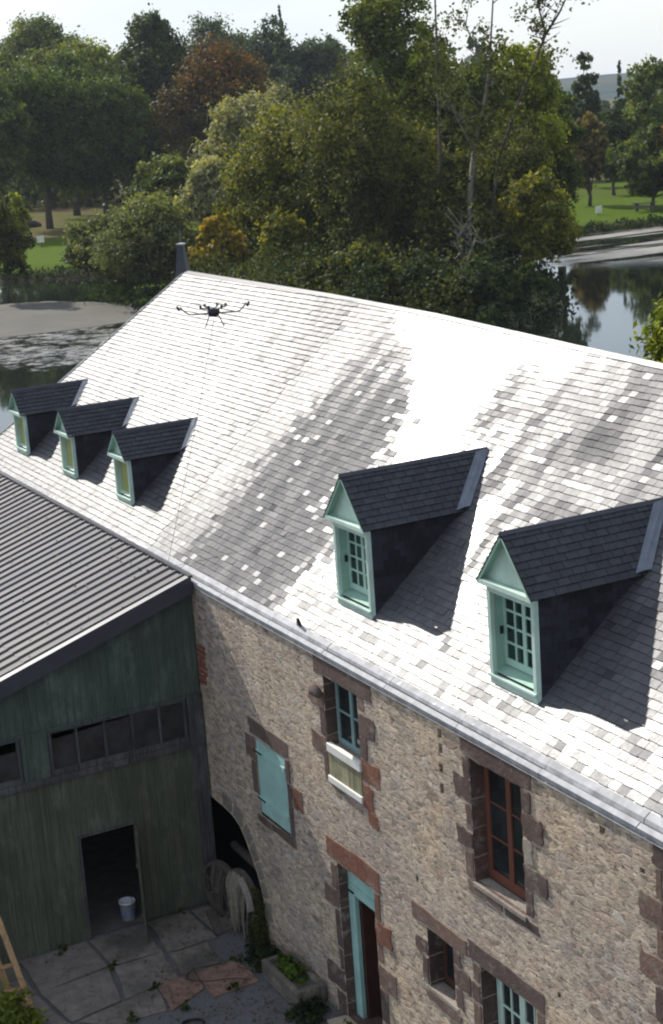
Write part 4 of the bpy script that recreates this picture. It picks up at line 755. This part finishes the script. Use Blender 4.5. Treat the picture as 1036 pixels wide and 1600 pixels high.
def bush(name,c,r,h,n,leaf,pal,label,cat,group=None,thing=True,parent=None,mat=LEAF,lab_part=None):
    g=np.random.default_rng(int(abs(c[0]*13+c[1]*7))+3); k=max(5,n//22); cd=g.normal(size=(k,3)); cd[:,2]=np.abs(cd[:,2]); cd/=np.linalg.norm(cd,axis=1,keepdims=True); cr_=g.uniform(.4,1.05,size=(k,1)); w_=g.integers(0,k,size=n)
    P_=(cd*cr_)[w_]+g.normal(size=(n,3))*.14; P_=P_*np.array([r[0],r[1],h])+np.array(c); P_[:,2]=np.maximum(P_[:,2],c[2]+.01); lo,mi,hi=[np.array(q) for q in PAL[pal]]; t=np.clip(.45+g.normal(0,.25,size=k)[w_]+g.normal(0,.12,size=n),0,1)[:,None]; T_=np.where(t<.5,lo+(mi-lo)*t*2,mi+(hi-mi)*(t*2-1))
    o=leafmesh(name,P_,cd[w_]*.6+g.normal(size=(n,3))*.6+np.array([0,0,.4]),leaf*g.uniform(.6,1.4,size=n),T_,mat,parent,2.0)
    if thing: tag(o,label,cat,group)
    return o
bush('foliage',(-23.75,-.33,-.05),(.5,.2),.26,900,.045,'fern',None,None,thing=False,parent=tr)
bush('low_plant',(-21.35,-.35,-.31),(.62,.3),.34,1500,.05,'fern','low green plant beside the turquoise door step','plant')
bush('low_plant',(-22.75,-.5,-.31),(.42,.35),.25,900,.04,'deep','dark trailing plant between the stone trough and the door','plant')
bush('low_plant',(-24.85,-.35,-.31),(.5,.35),.30,1100,.04,'deep','dark weeds growing before the arch and mill wheels','plant')
tufts=[((-27.35,-.9),'small weed tuft at the foot of the shed corner post'),((-27.3,-3.3),'small weed tuft against the shed wall left of its doorway'),((-25.1,-.75),'weed tuft at the far corner of the red slab'),((-24.2,-1.2),'weed tuft where the red slab meets the gravel nearest the trough'),((-24.15,-2.2),'weed tuft at the near corner of the red slab'),((-24.3,-3.1),'weed tuft at the gravel edge left of the red slab'),((-25.05,-2.35),'weed tuft in the joint between red slab and grey slabs'),((-26.2,-2.75),'weed tuft in the crossing of slab joints before the doorway'),((-22.95,-.75),'weed tuft at the near end of the stone trough'),((-20.4,-.45),'weed tuft at the wall foot right of the turquoise door')]
for q,lb_ in tufts: bush('weed_tuft',(q[0],q[1],-.28),(.13,.13),.12,130,.028,'green',lb_,'weed','weed tufts in the paving joints')
bush('climbing_plant',(-25.45,-.12,-.31),(.28,.16),.95,1300,.035,'olivedark','dark climbing plant at the right foot of the arch','plant')
bush('shrub',(-25.0,-5.05,-.31),(.55,.55),.75,1800,.06,'limebright','bright green shrub in the bottom left corner','shrub')
# leaf litter and moss on the ground, too many to count
g=np.random.default_rng(3); n=3800; PX=g.uniform(-27.4,-17,n); PY=-np.abs(g.normal(0,1.7,n))-.05; ok=(PY>-6)&((PX>-25.6)|(g.random(n)<.5)); PX,PY=PX[ok],PY[ok]; n=len(PX)
o=leafmesh('leaf_litter',np.column_stack([PX,PY,np.where((PX<-24.2)&(PY<-.2),-.232,-.292)]),np.column_stack([g.normal(0,.25,n),g.normal(0,.25,n),np.ones(n)]),g.uniform(.015,.045,n),np.tile(np.array([[.12,.10,.065]]),(n,1))*g.uniform(.5,1.6,(n,1)),LEAF); tag(o,kind='stuff')
def loop(pts,r,label,nm='garden_hose'):
    pts=[Vector(p) for p in pts]; s_=[]
    for i in range(len(pts)-1):
        p0,p1,p2,p3=pts[max(i-1,0)],pts[i],pts[i+1],pts[min(i+2,len(pts)-1)]
        for k in range(7): t=k/7; s_.append(.5*((2*p1)+(-p0+p2)*t+(2*p0-5*p1+4*p2-p3)*t*t+(-p0+3*p1-3*p2+p3)*t**3))
    o=MB().tube(s_+[pts[-1]],r,6).build(nm,RUB,None,True); return tag(o,label,'hose')
loop([(-23.2,-3.0,-.29),(-23.35,-2.7,-.29),(-23.6,-2.55,-.29),(-23.75,-2.3,-.28),(-23.6,-2.1,-.27),(-23.42,-2.2,-.26),(-23.5,-2.45,-.25),(-23.7,-2.4,-.24),(-23.65,-2.15,-.24),(-23.5,-2.1,-.25)],.016,'black coiled hose lying on the gravel')
loop([(-25.05,-1.0,-.235),(-25.2,-1.5,-.235),(-25.0,-1.8,-.235),(-24.7,-1.55,-.235),(-24.5,-1.1,-.235),(-24.3,-.85,-.25)],.008,'thin dark cable curved across the red slab','cable')

# ================================================================ TREES
G_ISL='trees on the pond island'; G_PARK='trees in the park beyond the pond'; G_BACK='tall trees along the skyline'; G_R='trees on the far right lawn'
TR=[
(-223.3,62.3,23.0,4.6,6.8,'dark','b','broad dark oak, front left of the park trees on bare trunk',G_PARK,'oak_tree'),
(-223.5,70.9,21.5,3.4,6.3,'dark','b','broad dark oak at the right of the left park trees',G_PARK,'oak_tree'),
(-247.5,74.8,25.6,4.0,6.1,'dark','b','taller oak standing behind and between the two left oaks',G_PARK,'oak_tree'),
(-215.8,52.9,20.9,6.3,4.8,'green','b','green tree cut by the left edge of the view',G_PARK,'oak_tree'),
(-268.6,84.3,29.4,12.,8.6,'lime','b','tall yellow green tree rising behind the left oaks',G_BACK,'broadleaf_tree'),
(-295.9,87.9,33.2,13.6,7.5,'green','b','round topped green tree highest at the left skyline',G_BACK,'broadleaf_tree'),
(-305.7,83.7,30.0,14.1,5.6,'blue','b','dark bluish tree at the far left of the skyline',G_BACK,'broadleaf_tree'),
(-245.5,88.7,30.1,7.8,5.8,'deep','b','very dark tall tree left of the rusty orange one',G_BACK,'broadleaf_tree'),
(-218.8,87.6,24.7,5.5,7.9,'rust','b','rusty orange topped tree with dark lower crown',G_BACK,'beech_tree'),
(-300.6,125.1,32.6,11.2,7.7,'blue','b','dark cedar behind the orange tree',G_BACK,'cedar_tree'),
(-289.2,130.6,30.2,10.6,6.2,'blue','b','dark cedar right of the orange tree on the skyline',G_BACK,'cedar_tree'),
(-268.6,122.7,30.,10.8,3.5,'blue','c','pointed dark conifer on the skyline near the middle',G_BACK,'conifer'),
(-265.8,128.0,26.8,10.3,6.4,'blue','b','dark spreading cedar left of the tallest island tree',G_BACK,'cedar_tree'),
(-158.0,64.2,18.2,3.2,5.1,'silver','w','large silvery willow left of the island trees','pale willows','willow_tree'),
(-147.9,55.0,10.9,3.0,3.2,'silver','w','smaller silvery willow low in front of the large one','pale willows','willow_tree'),
(-166.6,57.0,10.5,3.6,3.2,'green','b','small round green tree left of the silvery willows',G_PARK,'broadleaf_tree'),
(-130.9,40.8,8.6,-0.5,4.3,'grey','s','big grey green willow bush at the water left of the roof ridge','shore bushes','bush'),
(-142.5,41.0,7.0,-0.4,3.2,'grey','s','grey green bush on the left shore with the lower crown','shore bushes','bush'),
(-153.5,44.0,3.4,-0.3,3.0,'olivedark','s','low dark bush farthest left on the island shore','shore bushes','bush'),
(-123.5,43.5,6.6,0.3,2.4,'gold','s','golden bush just right of the ridge finial','yellow bushes','bush'),
(-116.8,46.2,7.0,0.3,2.8,'gold2','s','yellow green bush in front of the large olive tree','yellow bushes','bush'),
(-124.8,52.5,16.6,0.7,5.6,'olive','b','large olive green tree at the left of the island',G_ISL,'broadleaf_tree'),
(-113.9,52.1,17.0,-0.4,5.4,'olivedark','b','large dark olive tree in the middle of the island',G_ISL,'broadleaf_tree'),
(-130.9,51.3,10.8,0.5,3.4,'olive','b','mid sized olive tree in front of the silvery willow',G_ISL,'broadleaf_tree'),
(-129.9,64.1,25.4,6.3,4.3,'green','b','tallest island tree running out of the top of the view',G_ISL,'broadleaf_tree'),
(-123.9,64.4,21.3,2.2,3.3,'lime','b','tall yellow green tree right of the tallest one',G_ISL,'broadleaf_tree'),
(-117.7,64.9,17.2,5.0,2.9,'green','b','green tree behind the forked bare tree',G_ISL,'broadleaf_tree'),
(-117.2,69.2,18.5,6.2,2.9,'limebright','b','bright yellow green tree right of the forked bare tree',G_ISL,'broadleaf_tree'),
(-122.1,76.1,15.2,4.5,2.0,'green','b','slim green tree at the right of the island trees',G_ISL,'broadleaf_tree'),
(-102.3,59.8,8.9,.6,3.1,'gold2','s','yellow green bush at the right tip of the island','yellow bushes','bush'),
(-109.6,62.5,11.7,1.9,3.1,'olivedark','b','dark olive tree behind the yellow bush on the island tip',G_ISL,'broadleaf_tree'),
(-103.4,41.6,4.4,-0.6,2.7,'olivedark','s','dark waterside bush nearest the gold bushes','island waterside bushes','bush'),
(-98.1,43.1,5.7,-0.6,3.0,'olivedark','s','tall dark waterside bush under the middle olive tree','island waterside bushes','bush'),
(-94.4,45.4,4.8,-0.6,2.6,'deep','s','near black waterside bush in the middle of the island shore','island waterside bushes','bush'),
(-92.7,48.2,4.2,-0.6,2.3,'deep','s','near black waterside bush below the grey trunk','island waterside bushes','bush'),
(-92.6,50.4,3.4,-0.6,1.9,'deep','s','near black waterside bush second from the island tip','island waterside bushes','bush'),
(-95.2,54.0,2.8,-0.6,1.7,'deep','s','small near black bush overhanging water at the island tip','island waterside bushes','bush'),
(-106.4,54.7,10.8,1.4,2.9,'olivedark','b','dark olive tree left of the grey trunk',G_ISL,'broadleaf_tree'),
(-113.8,55.8,12.6,0.9,3.3,'olive','b','olive tree under the tallest island tree',G_ISL,'broadleaf_tree'),
(-193.1,131.5,19.0,-0.1,3.3,'blue','b','dark bluish fir high at the right skyline',G_R,'fir_tree'),
(-202.0,144.6,16.4,-0.6,2.2,'blue','c','small pointed fir against the hills',G_R,'fir_tree'),
(-164.8,110.9,11.0,-0.3,3.2,'brown','b','brownish autumn tree at the left of the right lawn',G_R,'broadleaf_tree'),
(-180.1,132.1,18.1,-0.0,4.6,'green','b','tall green tree at the right skyline edge',G_R,'broadleaf_tree'),
(-176.5,123.6,11.3,0.7,3.2,'deep','b','dark tree behind the brownish one and the lawn tree',G_R,'broadleaf_tree'),
(-152.4,110.6,10.4,.6,5.0,'green','b','round green tree spreading over the right lawn',G_R,'broadleaf_tree'),
(-147.5,110.3,11.3,5.5,2.4,'rust','b','orange leaved tree at the right edge of the lawn',G_R,'maple_tree'),
(-210.7,141.3,11.8,-0.6,4.2,'deep','b','dark tree far behind the island tip',G_R,'broadleaf_tree'),
(-143.6,31.6,9.8,.0,2.6,'olivedark','s','tall dark shrub at the left edge of the view','shore bushes','bush'),
(-172.0,54.5,4.6,.2,2.6,'olive','s','low olive bush on the lawn edge before the left oaks','shore bushes','bush'),
(-158.0,50.5,5.2,.1,3.0,'green','s','rounded green bush left of the big grey green one','shore bushes','bush'),
(-215.0,79.5,9.5,.3,4.5,'green','b','low green tree at the right foot of the left oaks',G_PARK,'broadleaf_tree'),
(-190.0,72.0,8.0,.3,4.0,'olive','b','small olive tree between the left oaks and the silvery willows',G_PARK,'broadleaf_tree'),
(-162.4,39.1,9.1,2.2,1.2,'limebright','s','narrow bright green sapling at the left edge','shore bushes','bush'),
]
for i,(x,y,top,cb,rad,pal,st,lab,gr,nm) in enumerate(TR):
    d=math.hypot(x,y+11); lf=.23 if d<150 else (.30 if d<190 else .42)
    tree(x,y,top,cb,rad,pal,st,base=.2 if st!='s' else -.3,leaf=lf,dens=1.15,label=lab,group=gr,name=nm,cat='bush' if nm=='bush' else 'tree',seed=100+i*3,bark=None)
# grey trunk and forked bare tree on the island
def branchy(name,segs,label,seed,leafpts,pal='olive',bark=BARKL,n=160,spread=.7):
    random.seed(seed); root=empty(name,segs[0][0][0],label,'tree',None); b=MB(); tips=[]
    for pts,r0,r1 in segs:
        P_=[Vector(p) for p in pts]; m=len(P_)
        b.tube(P_,[r0+(r1-r0)*i/(m-1) for i in range(m)],6); 
        for i in range(1,m):
            for k in range(5):
                s=P_[i-1].lerp(P_[i],random.random()); d_=Vector((random.uniform(-1,1),random.uniform(-1,1),random.uniform(.1,1.3))).normalized()*random.uniform(.7,2.2)
                b.tube([s,s+d_*.5+Vector((random.uniform(-.1,.1),0,0)),s+d_],[.045,.03,.012],4); tips.append(s+d_)
    b.build('trunk',bark,root,True)
    g=np.random.default_rng(seed); C_=[]
    for t in leafpts+[tuple(q) for q in tips if random.random()<.5]: C_.append(np.array(t)+g.normal(size=(n if t in leafpts else n//4,3))*spread*(1 if t in leafpts else .5))
    C_=np.concatenate(C_); lo,mi,hi=[np.array(q) for q in PAL[pal]]; t=g.random((len(C_),1)); leafmesh('crown',C_,g.normal(size=C_.shape),.2*g.uniform(.6,1.3,len(C_)),lo+(hi-lo)*t,LEAF,root)
    return root
branchy('bare_tree',[([(-103.2,54.0,.2),(-103.1,54.3,4),(-102.9,54.6,8),(-102.7,54.9,10.5)],.24,.17),([(-102.7,54.9,10.3),(-102.3,55.5,13),(-101.9,56,16),(-101.7,56.4,20.4),(-101.6,56.6,22.5)],.13,.035),([(-102.7,54.9,10.5),(-103.4,54.1,12.8),(-103.9,53.6,14.6)],.10,.03),([(-101.9,56.0,16),(-102.6,55.2,18),(-103,54.8,19.6)],.08,.03)],'forked grey trunked tree with bare upper branches',41,[(-103.6,54,14.5),(-102.4,55.3,12),(-103.5,53.8,6.5),(-102.2,55.4,9.5),(-102.4,54.6,3.5),(-101.6,56.3,17.5)])
branchy('bare_tree',[([(-103.2,56.0,.2),(-102.8,56.3,6),(-102.3,56.8,10.0),(-101.1,57.9,13.7),(-100.3,58.9,16.5),(-99.8,59.5,18.2)],.15,.085),([(-99.8,59.5,18.2),(-99.2,60.3,19.6),(-98.6,61,21.3)],.10,.04),([(-99.8,59.5,18.2),(-100.1,59.2,20),(-100.2,59.1,21.6)],.09,.03)],'bare tree leaning right above the yellow bush',52,[(-100.2,59.0,21.4),(-99.7,59.6,16.8),(-98.4,61.2,21.2),(-101.5,57.5,12.5),(-102.0,56.8,9.0),(-101.6,57.0,7.0),(-102.2,56.,5.0),(-101.8,57.2,10.6)],'olive',BARK)
branchy('bare_tree',[([(-106,53.6,.2),(-105.8,53.9,8),(-105.7,54.0,14),(-105.6,54.1,22)],.2,.06)],'thin upright bare trunk left of the forked tree',63,[(-105.6,54,15.5),(-105.4,54.2,18.)],'olivedark',BARK)
branchy('bare_tree',[([(-99.2,51.0,.2),(-98.8,51.3,3.0),(-98.2,51.8,4.6),(-97.9,52.5,4.2)],.14,.04),([(-98.8,51.3,3.0),(-99.1,50.9,4.8),(-98.6,51.2,5.5)],.09,.03)],'short dead tree with pale crooked branches low on the island',74,[(-98.9,51.2,1.2)],'olivedark',BARKL,n=60)
# young ash behind the ridge, its leaves reaching into the view at the right edge
random.seed(88); tree(-29.15,13.9,10.1,5.4,1.45,'limebright','w',base=-.3,leaf=.10,dens=.55,label='young bright green ash behind the ridge at the right edge',name='ash_tree',seed=88)
# distant wood closing the horizon
g=np.random.default_rng(17); Cs=[];Ts=[]
for k in range(150):
    a=R(g.uniform(-92,-30)); d_=g.uniform(370,560); cx_,cy_=math.sin(a)*d_,math.cos(a)*d_-11; r_=g.uniform(5,9); h_=g.uniform(9,15.5) if a>R(-56) else g.uniform(16,30); n=190
    if a>R(-52): h_=g.uniform(8,13.)
    q=g.normal(size=(n,3)); q/=np.linalg.norm(q,axis=1,keepdims=True); q[:,2]=np.abs(q[:,2]); q*=g.uniform(.75,1.1,(n,1)); Cs.append(q*np.array([r_,r_,h_])+np.array([cx_,cy_,0])); c0=np.array(PAL[['deep','green','blue','olivedark'][g.integers(0,4)]]); Ts.append(c0[0]+(c0[2]-c0[0])*g.random((n,1)))
C_=np.concatenate(Cs); o=leafmesh('distant_wood',C_,g.normal(size=C_.shape)+np.array([0,0,.5]),g.uniform(1.2,2.6,len(C_)),np.concatenate(Ts),LEAF); tag(o,'mass of dark woodland closing the horizon','woodland',kind='stuff')
# the park wood behind the left trees and the thicket inside the island: masses without separate crowns
def mass(name,lab,cat,pts,n,leafs,pals):
    Cs=[];Ts=[]
    for (px,py,r_,h_) in pts:
        q=g.normal(size=(n,3)); q/=np.linalg.norm(q,axis=1,keepdims=True); q[:,2]=np.abs(q[:,2]); q*=g.uniform(.6,1.1,(n,1)); q+=g.normal(size=(n,3))*.08; Cs.append(q*np.array([r_,r_,h_])+np.array([px,py,0.])); c0=np.array(PAL[pals[g.integers(0,len(pals))]]); Ts.append(c0[0]+(c0[2]-c0[0])*g.random((n,1))**1.3)
    C_=np.concatenate(Cs); o=leafmesh(name,C_,g.normal(size=C_.shape)+np.array([0,0,.5]),g.uniform(*leafs,len(C_)),np.concatenate(Ts),LEAF); return tag(o,lab,cat,kind='stuff')
pp=[]
for k in range(80):
    a=R(g.uniform(-84,-55)); d_=g.uniform(275,350); pp.append((math.sin(a)*d_,math.cos(a)*d_-11,g.uniform(5,8),g.uniform(10,20)))
mass('park_wood','dark mass of trees closing the park behind the oaks','woodland',pp,420,(.6,1.2),['deep','green','olivedark'])
pp=[]
while len(pp)<110:
    q=np.array([[g.uniform(-148,-86),g.uniform(34,74)]])
    if sdpoly(q,ISLE)[0]<-1.2: pp.append((q[0,0],q[0,1],g.uniform(1.6,3.0),g.uniform(1.8,5.0)))
mass('island_thicket','tangled dark undergrowth filling the island between trunks','undergrowth',pp,800,(.13,.25),['deep','olivedark','olivedark'])
# bank vegetation along the shores: grass and reeds
g=np.random.default_rng(23)
def along(poly,n,w_,z0,h,s,pal,name,lab,cat,closed=True,asp=4):
    P_=np.array(poly,float); nxt=np.roll(P_,-1,0) if closed else P_[1:]; P_=P_ if closed else P_[:-1]; Ln=np.hypot(*(nxt-P_).T); i=g.choice(len(P_),size=n,p=Ln/Ln.sum()); t=g.random((n,1)); q=P_[i]+(nxt[i]-P_[i])*t+g.normal(size=(n,2))*w_
    cl=.5+.5*np.sin(q[:,0]*1.3)*np.cos(q[:,1]*1.7); zz=z0+np.abs(g.random(n))*h*(.4+cl); N_=np.column_stack([g.normal(size=n),g.normal(size=n),g.normal(size=n)*.3]); lo,mi,hi=[np.array(c) for c in PAL[pal]]; T_=lo+(hi-lo)*g.random((n,1))
    o=leafmesh(name,np.column_stack([q,zz]),N_,g.uniform(.6,1.3,n)*s,T_,LEAF,None,asp); return tag(o,lab,cat,kind='stuff')
along(ISLE[:9],9000,.8,-.45,1.5,.22,'deep','waterside_growth','dark undergrowth hanging along the island waterline','undergrowth',False,2)
along(POND[1:10],5500,.7,-.4,.9,.24,'deep','bank_grass','rough dark grass along the far pond bank','grass',False,2)
along([(-96,56.2),(-92.5,51.8),(-90,48)],420,.7,-.55,1.5,.10,'silver','reeds','pale reeds standing in the water at the island tip','reeds',False,7)
# small things on the lawns
tb_=empty('park_bench',(-150.1,107.6,.3),'dark picnic bench on the right lawn under the round tree','bench',None)
c=Vector((-150.1,107.6,.3)); q=Vector((.84,.54,0)); q2=Vector((-.54,.84,0))
MB().prism([c-q*1.3-q2*.35+Vector((0,0,.9)),c+q*1.3-q2*.35+Vector((0,0,.9)),c+q*1.3+q2*.35+Vector((0,0,.9)),c-q*1.3+q2*.35+Vector((0,0,.9))],(0,0,.1)).build('table_top',OLDW,tb_)
for s in (-1,1): MB().bar(c+q*s*.9,c+q*s*.9+Vector((0,0,.9)),.35,.2).build('leg',OLDW,tb_)
for s in (-1,1): MB().prism([c-q*1.3+q2*(s*.75-.13)+Vector((0,0,.5)),c+q*1.3+q2*(s*.75-.13)+Vector((0,0,.5)),c+q*1.3+q2*(s*.75+.13)+Vector((0,0,.5)),c-q*1.3+q2*(s*.75+.13)+Vector((0,0,.5))],(0,0,.07)).build('seat',OLDW,tb_)
def sign(x,y,lab,h=1.1):
    r_=empty('notice_board',(x,y,.2),lab,'sign','small white boards on the lawns'); MB().box((x-.05,y-.05,.0),(x+.05,y+.05,h)).build('post',OLDW,r_); MB().prism([(x+.06,y-.45,h-.35),(x+.06,y+.45,h-.35),(x+.06,y+.45,h+.45),(x+.06,y-.45,h+.45)],(.04,0,0)).build('board',WHITE,r_); return r_
sign(-193,51,'small white board on the bright grass at the left'); sign(-152.8,103.2,'small white board on the lawn beside the island tip',.8)
lg=MB().tube([(-232,60.2,.55),(-231.2,61,.8),(-231,62.6,.75),(-231.4,63.6,.5)],[.3,.6,.55,.25],9).build('boulder',OLDW,None,True); tag(lg,'dark boulder lying on the bare lawn by the left oaks','boulder')

# ================================================================ AIR
hz=MB().box((-5400,-4200,-3.),(4200,5400,60.)); 
hm=bpy.data.materials.new('air_haze'); hm.use_nodes=True; hm.node_tree.nodes.clear(); ho=hm.node_tree.nodes.new('ShaderNodeOutputMaterial'); pv=hm.node_tree.nodes.new('ShaderNodeVolumePrincipled')
pv.inputs['Color'].default_value=(.82,.90,1,1); pv.inputs['Density'].default_value=.00010; pv.inputs['Anisotropy'].default_value=.2; hm.node_tree.links.new(pv.outputs[0],ho.inputs['Volume'])
USE_HAZE=True
if USE_HAZE: tag(hz.build('haze',hm),'thin pale air haze over the whole place','haze',kind='stuff')
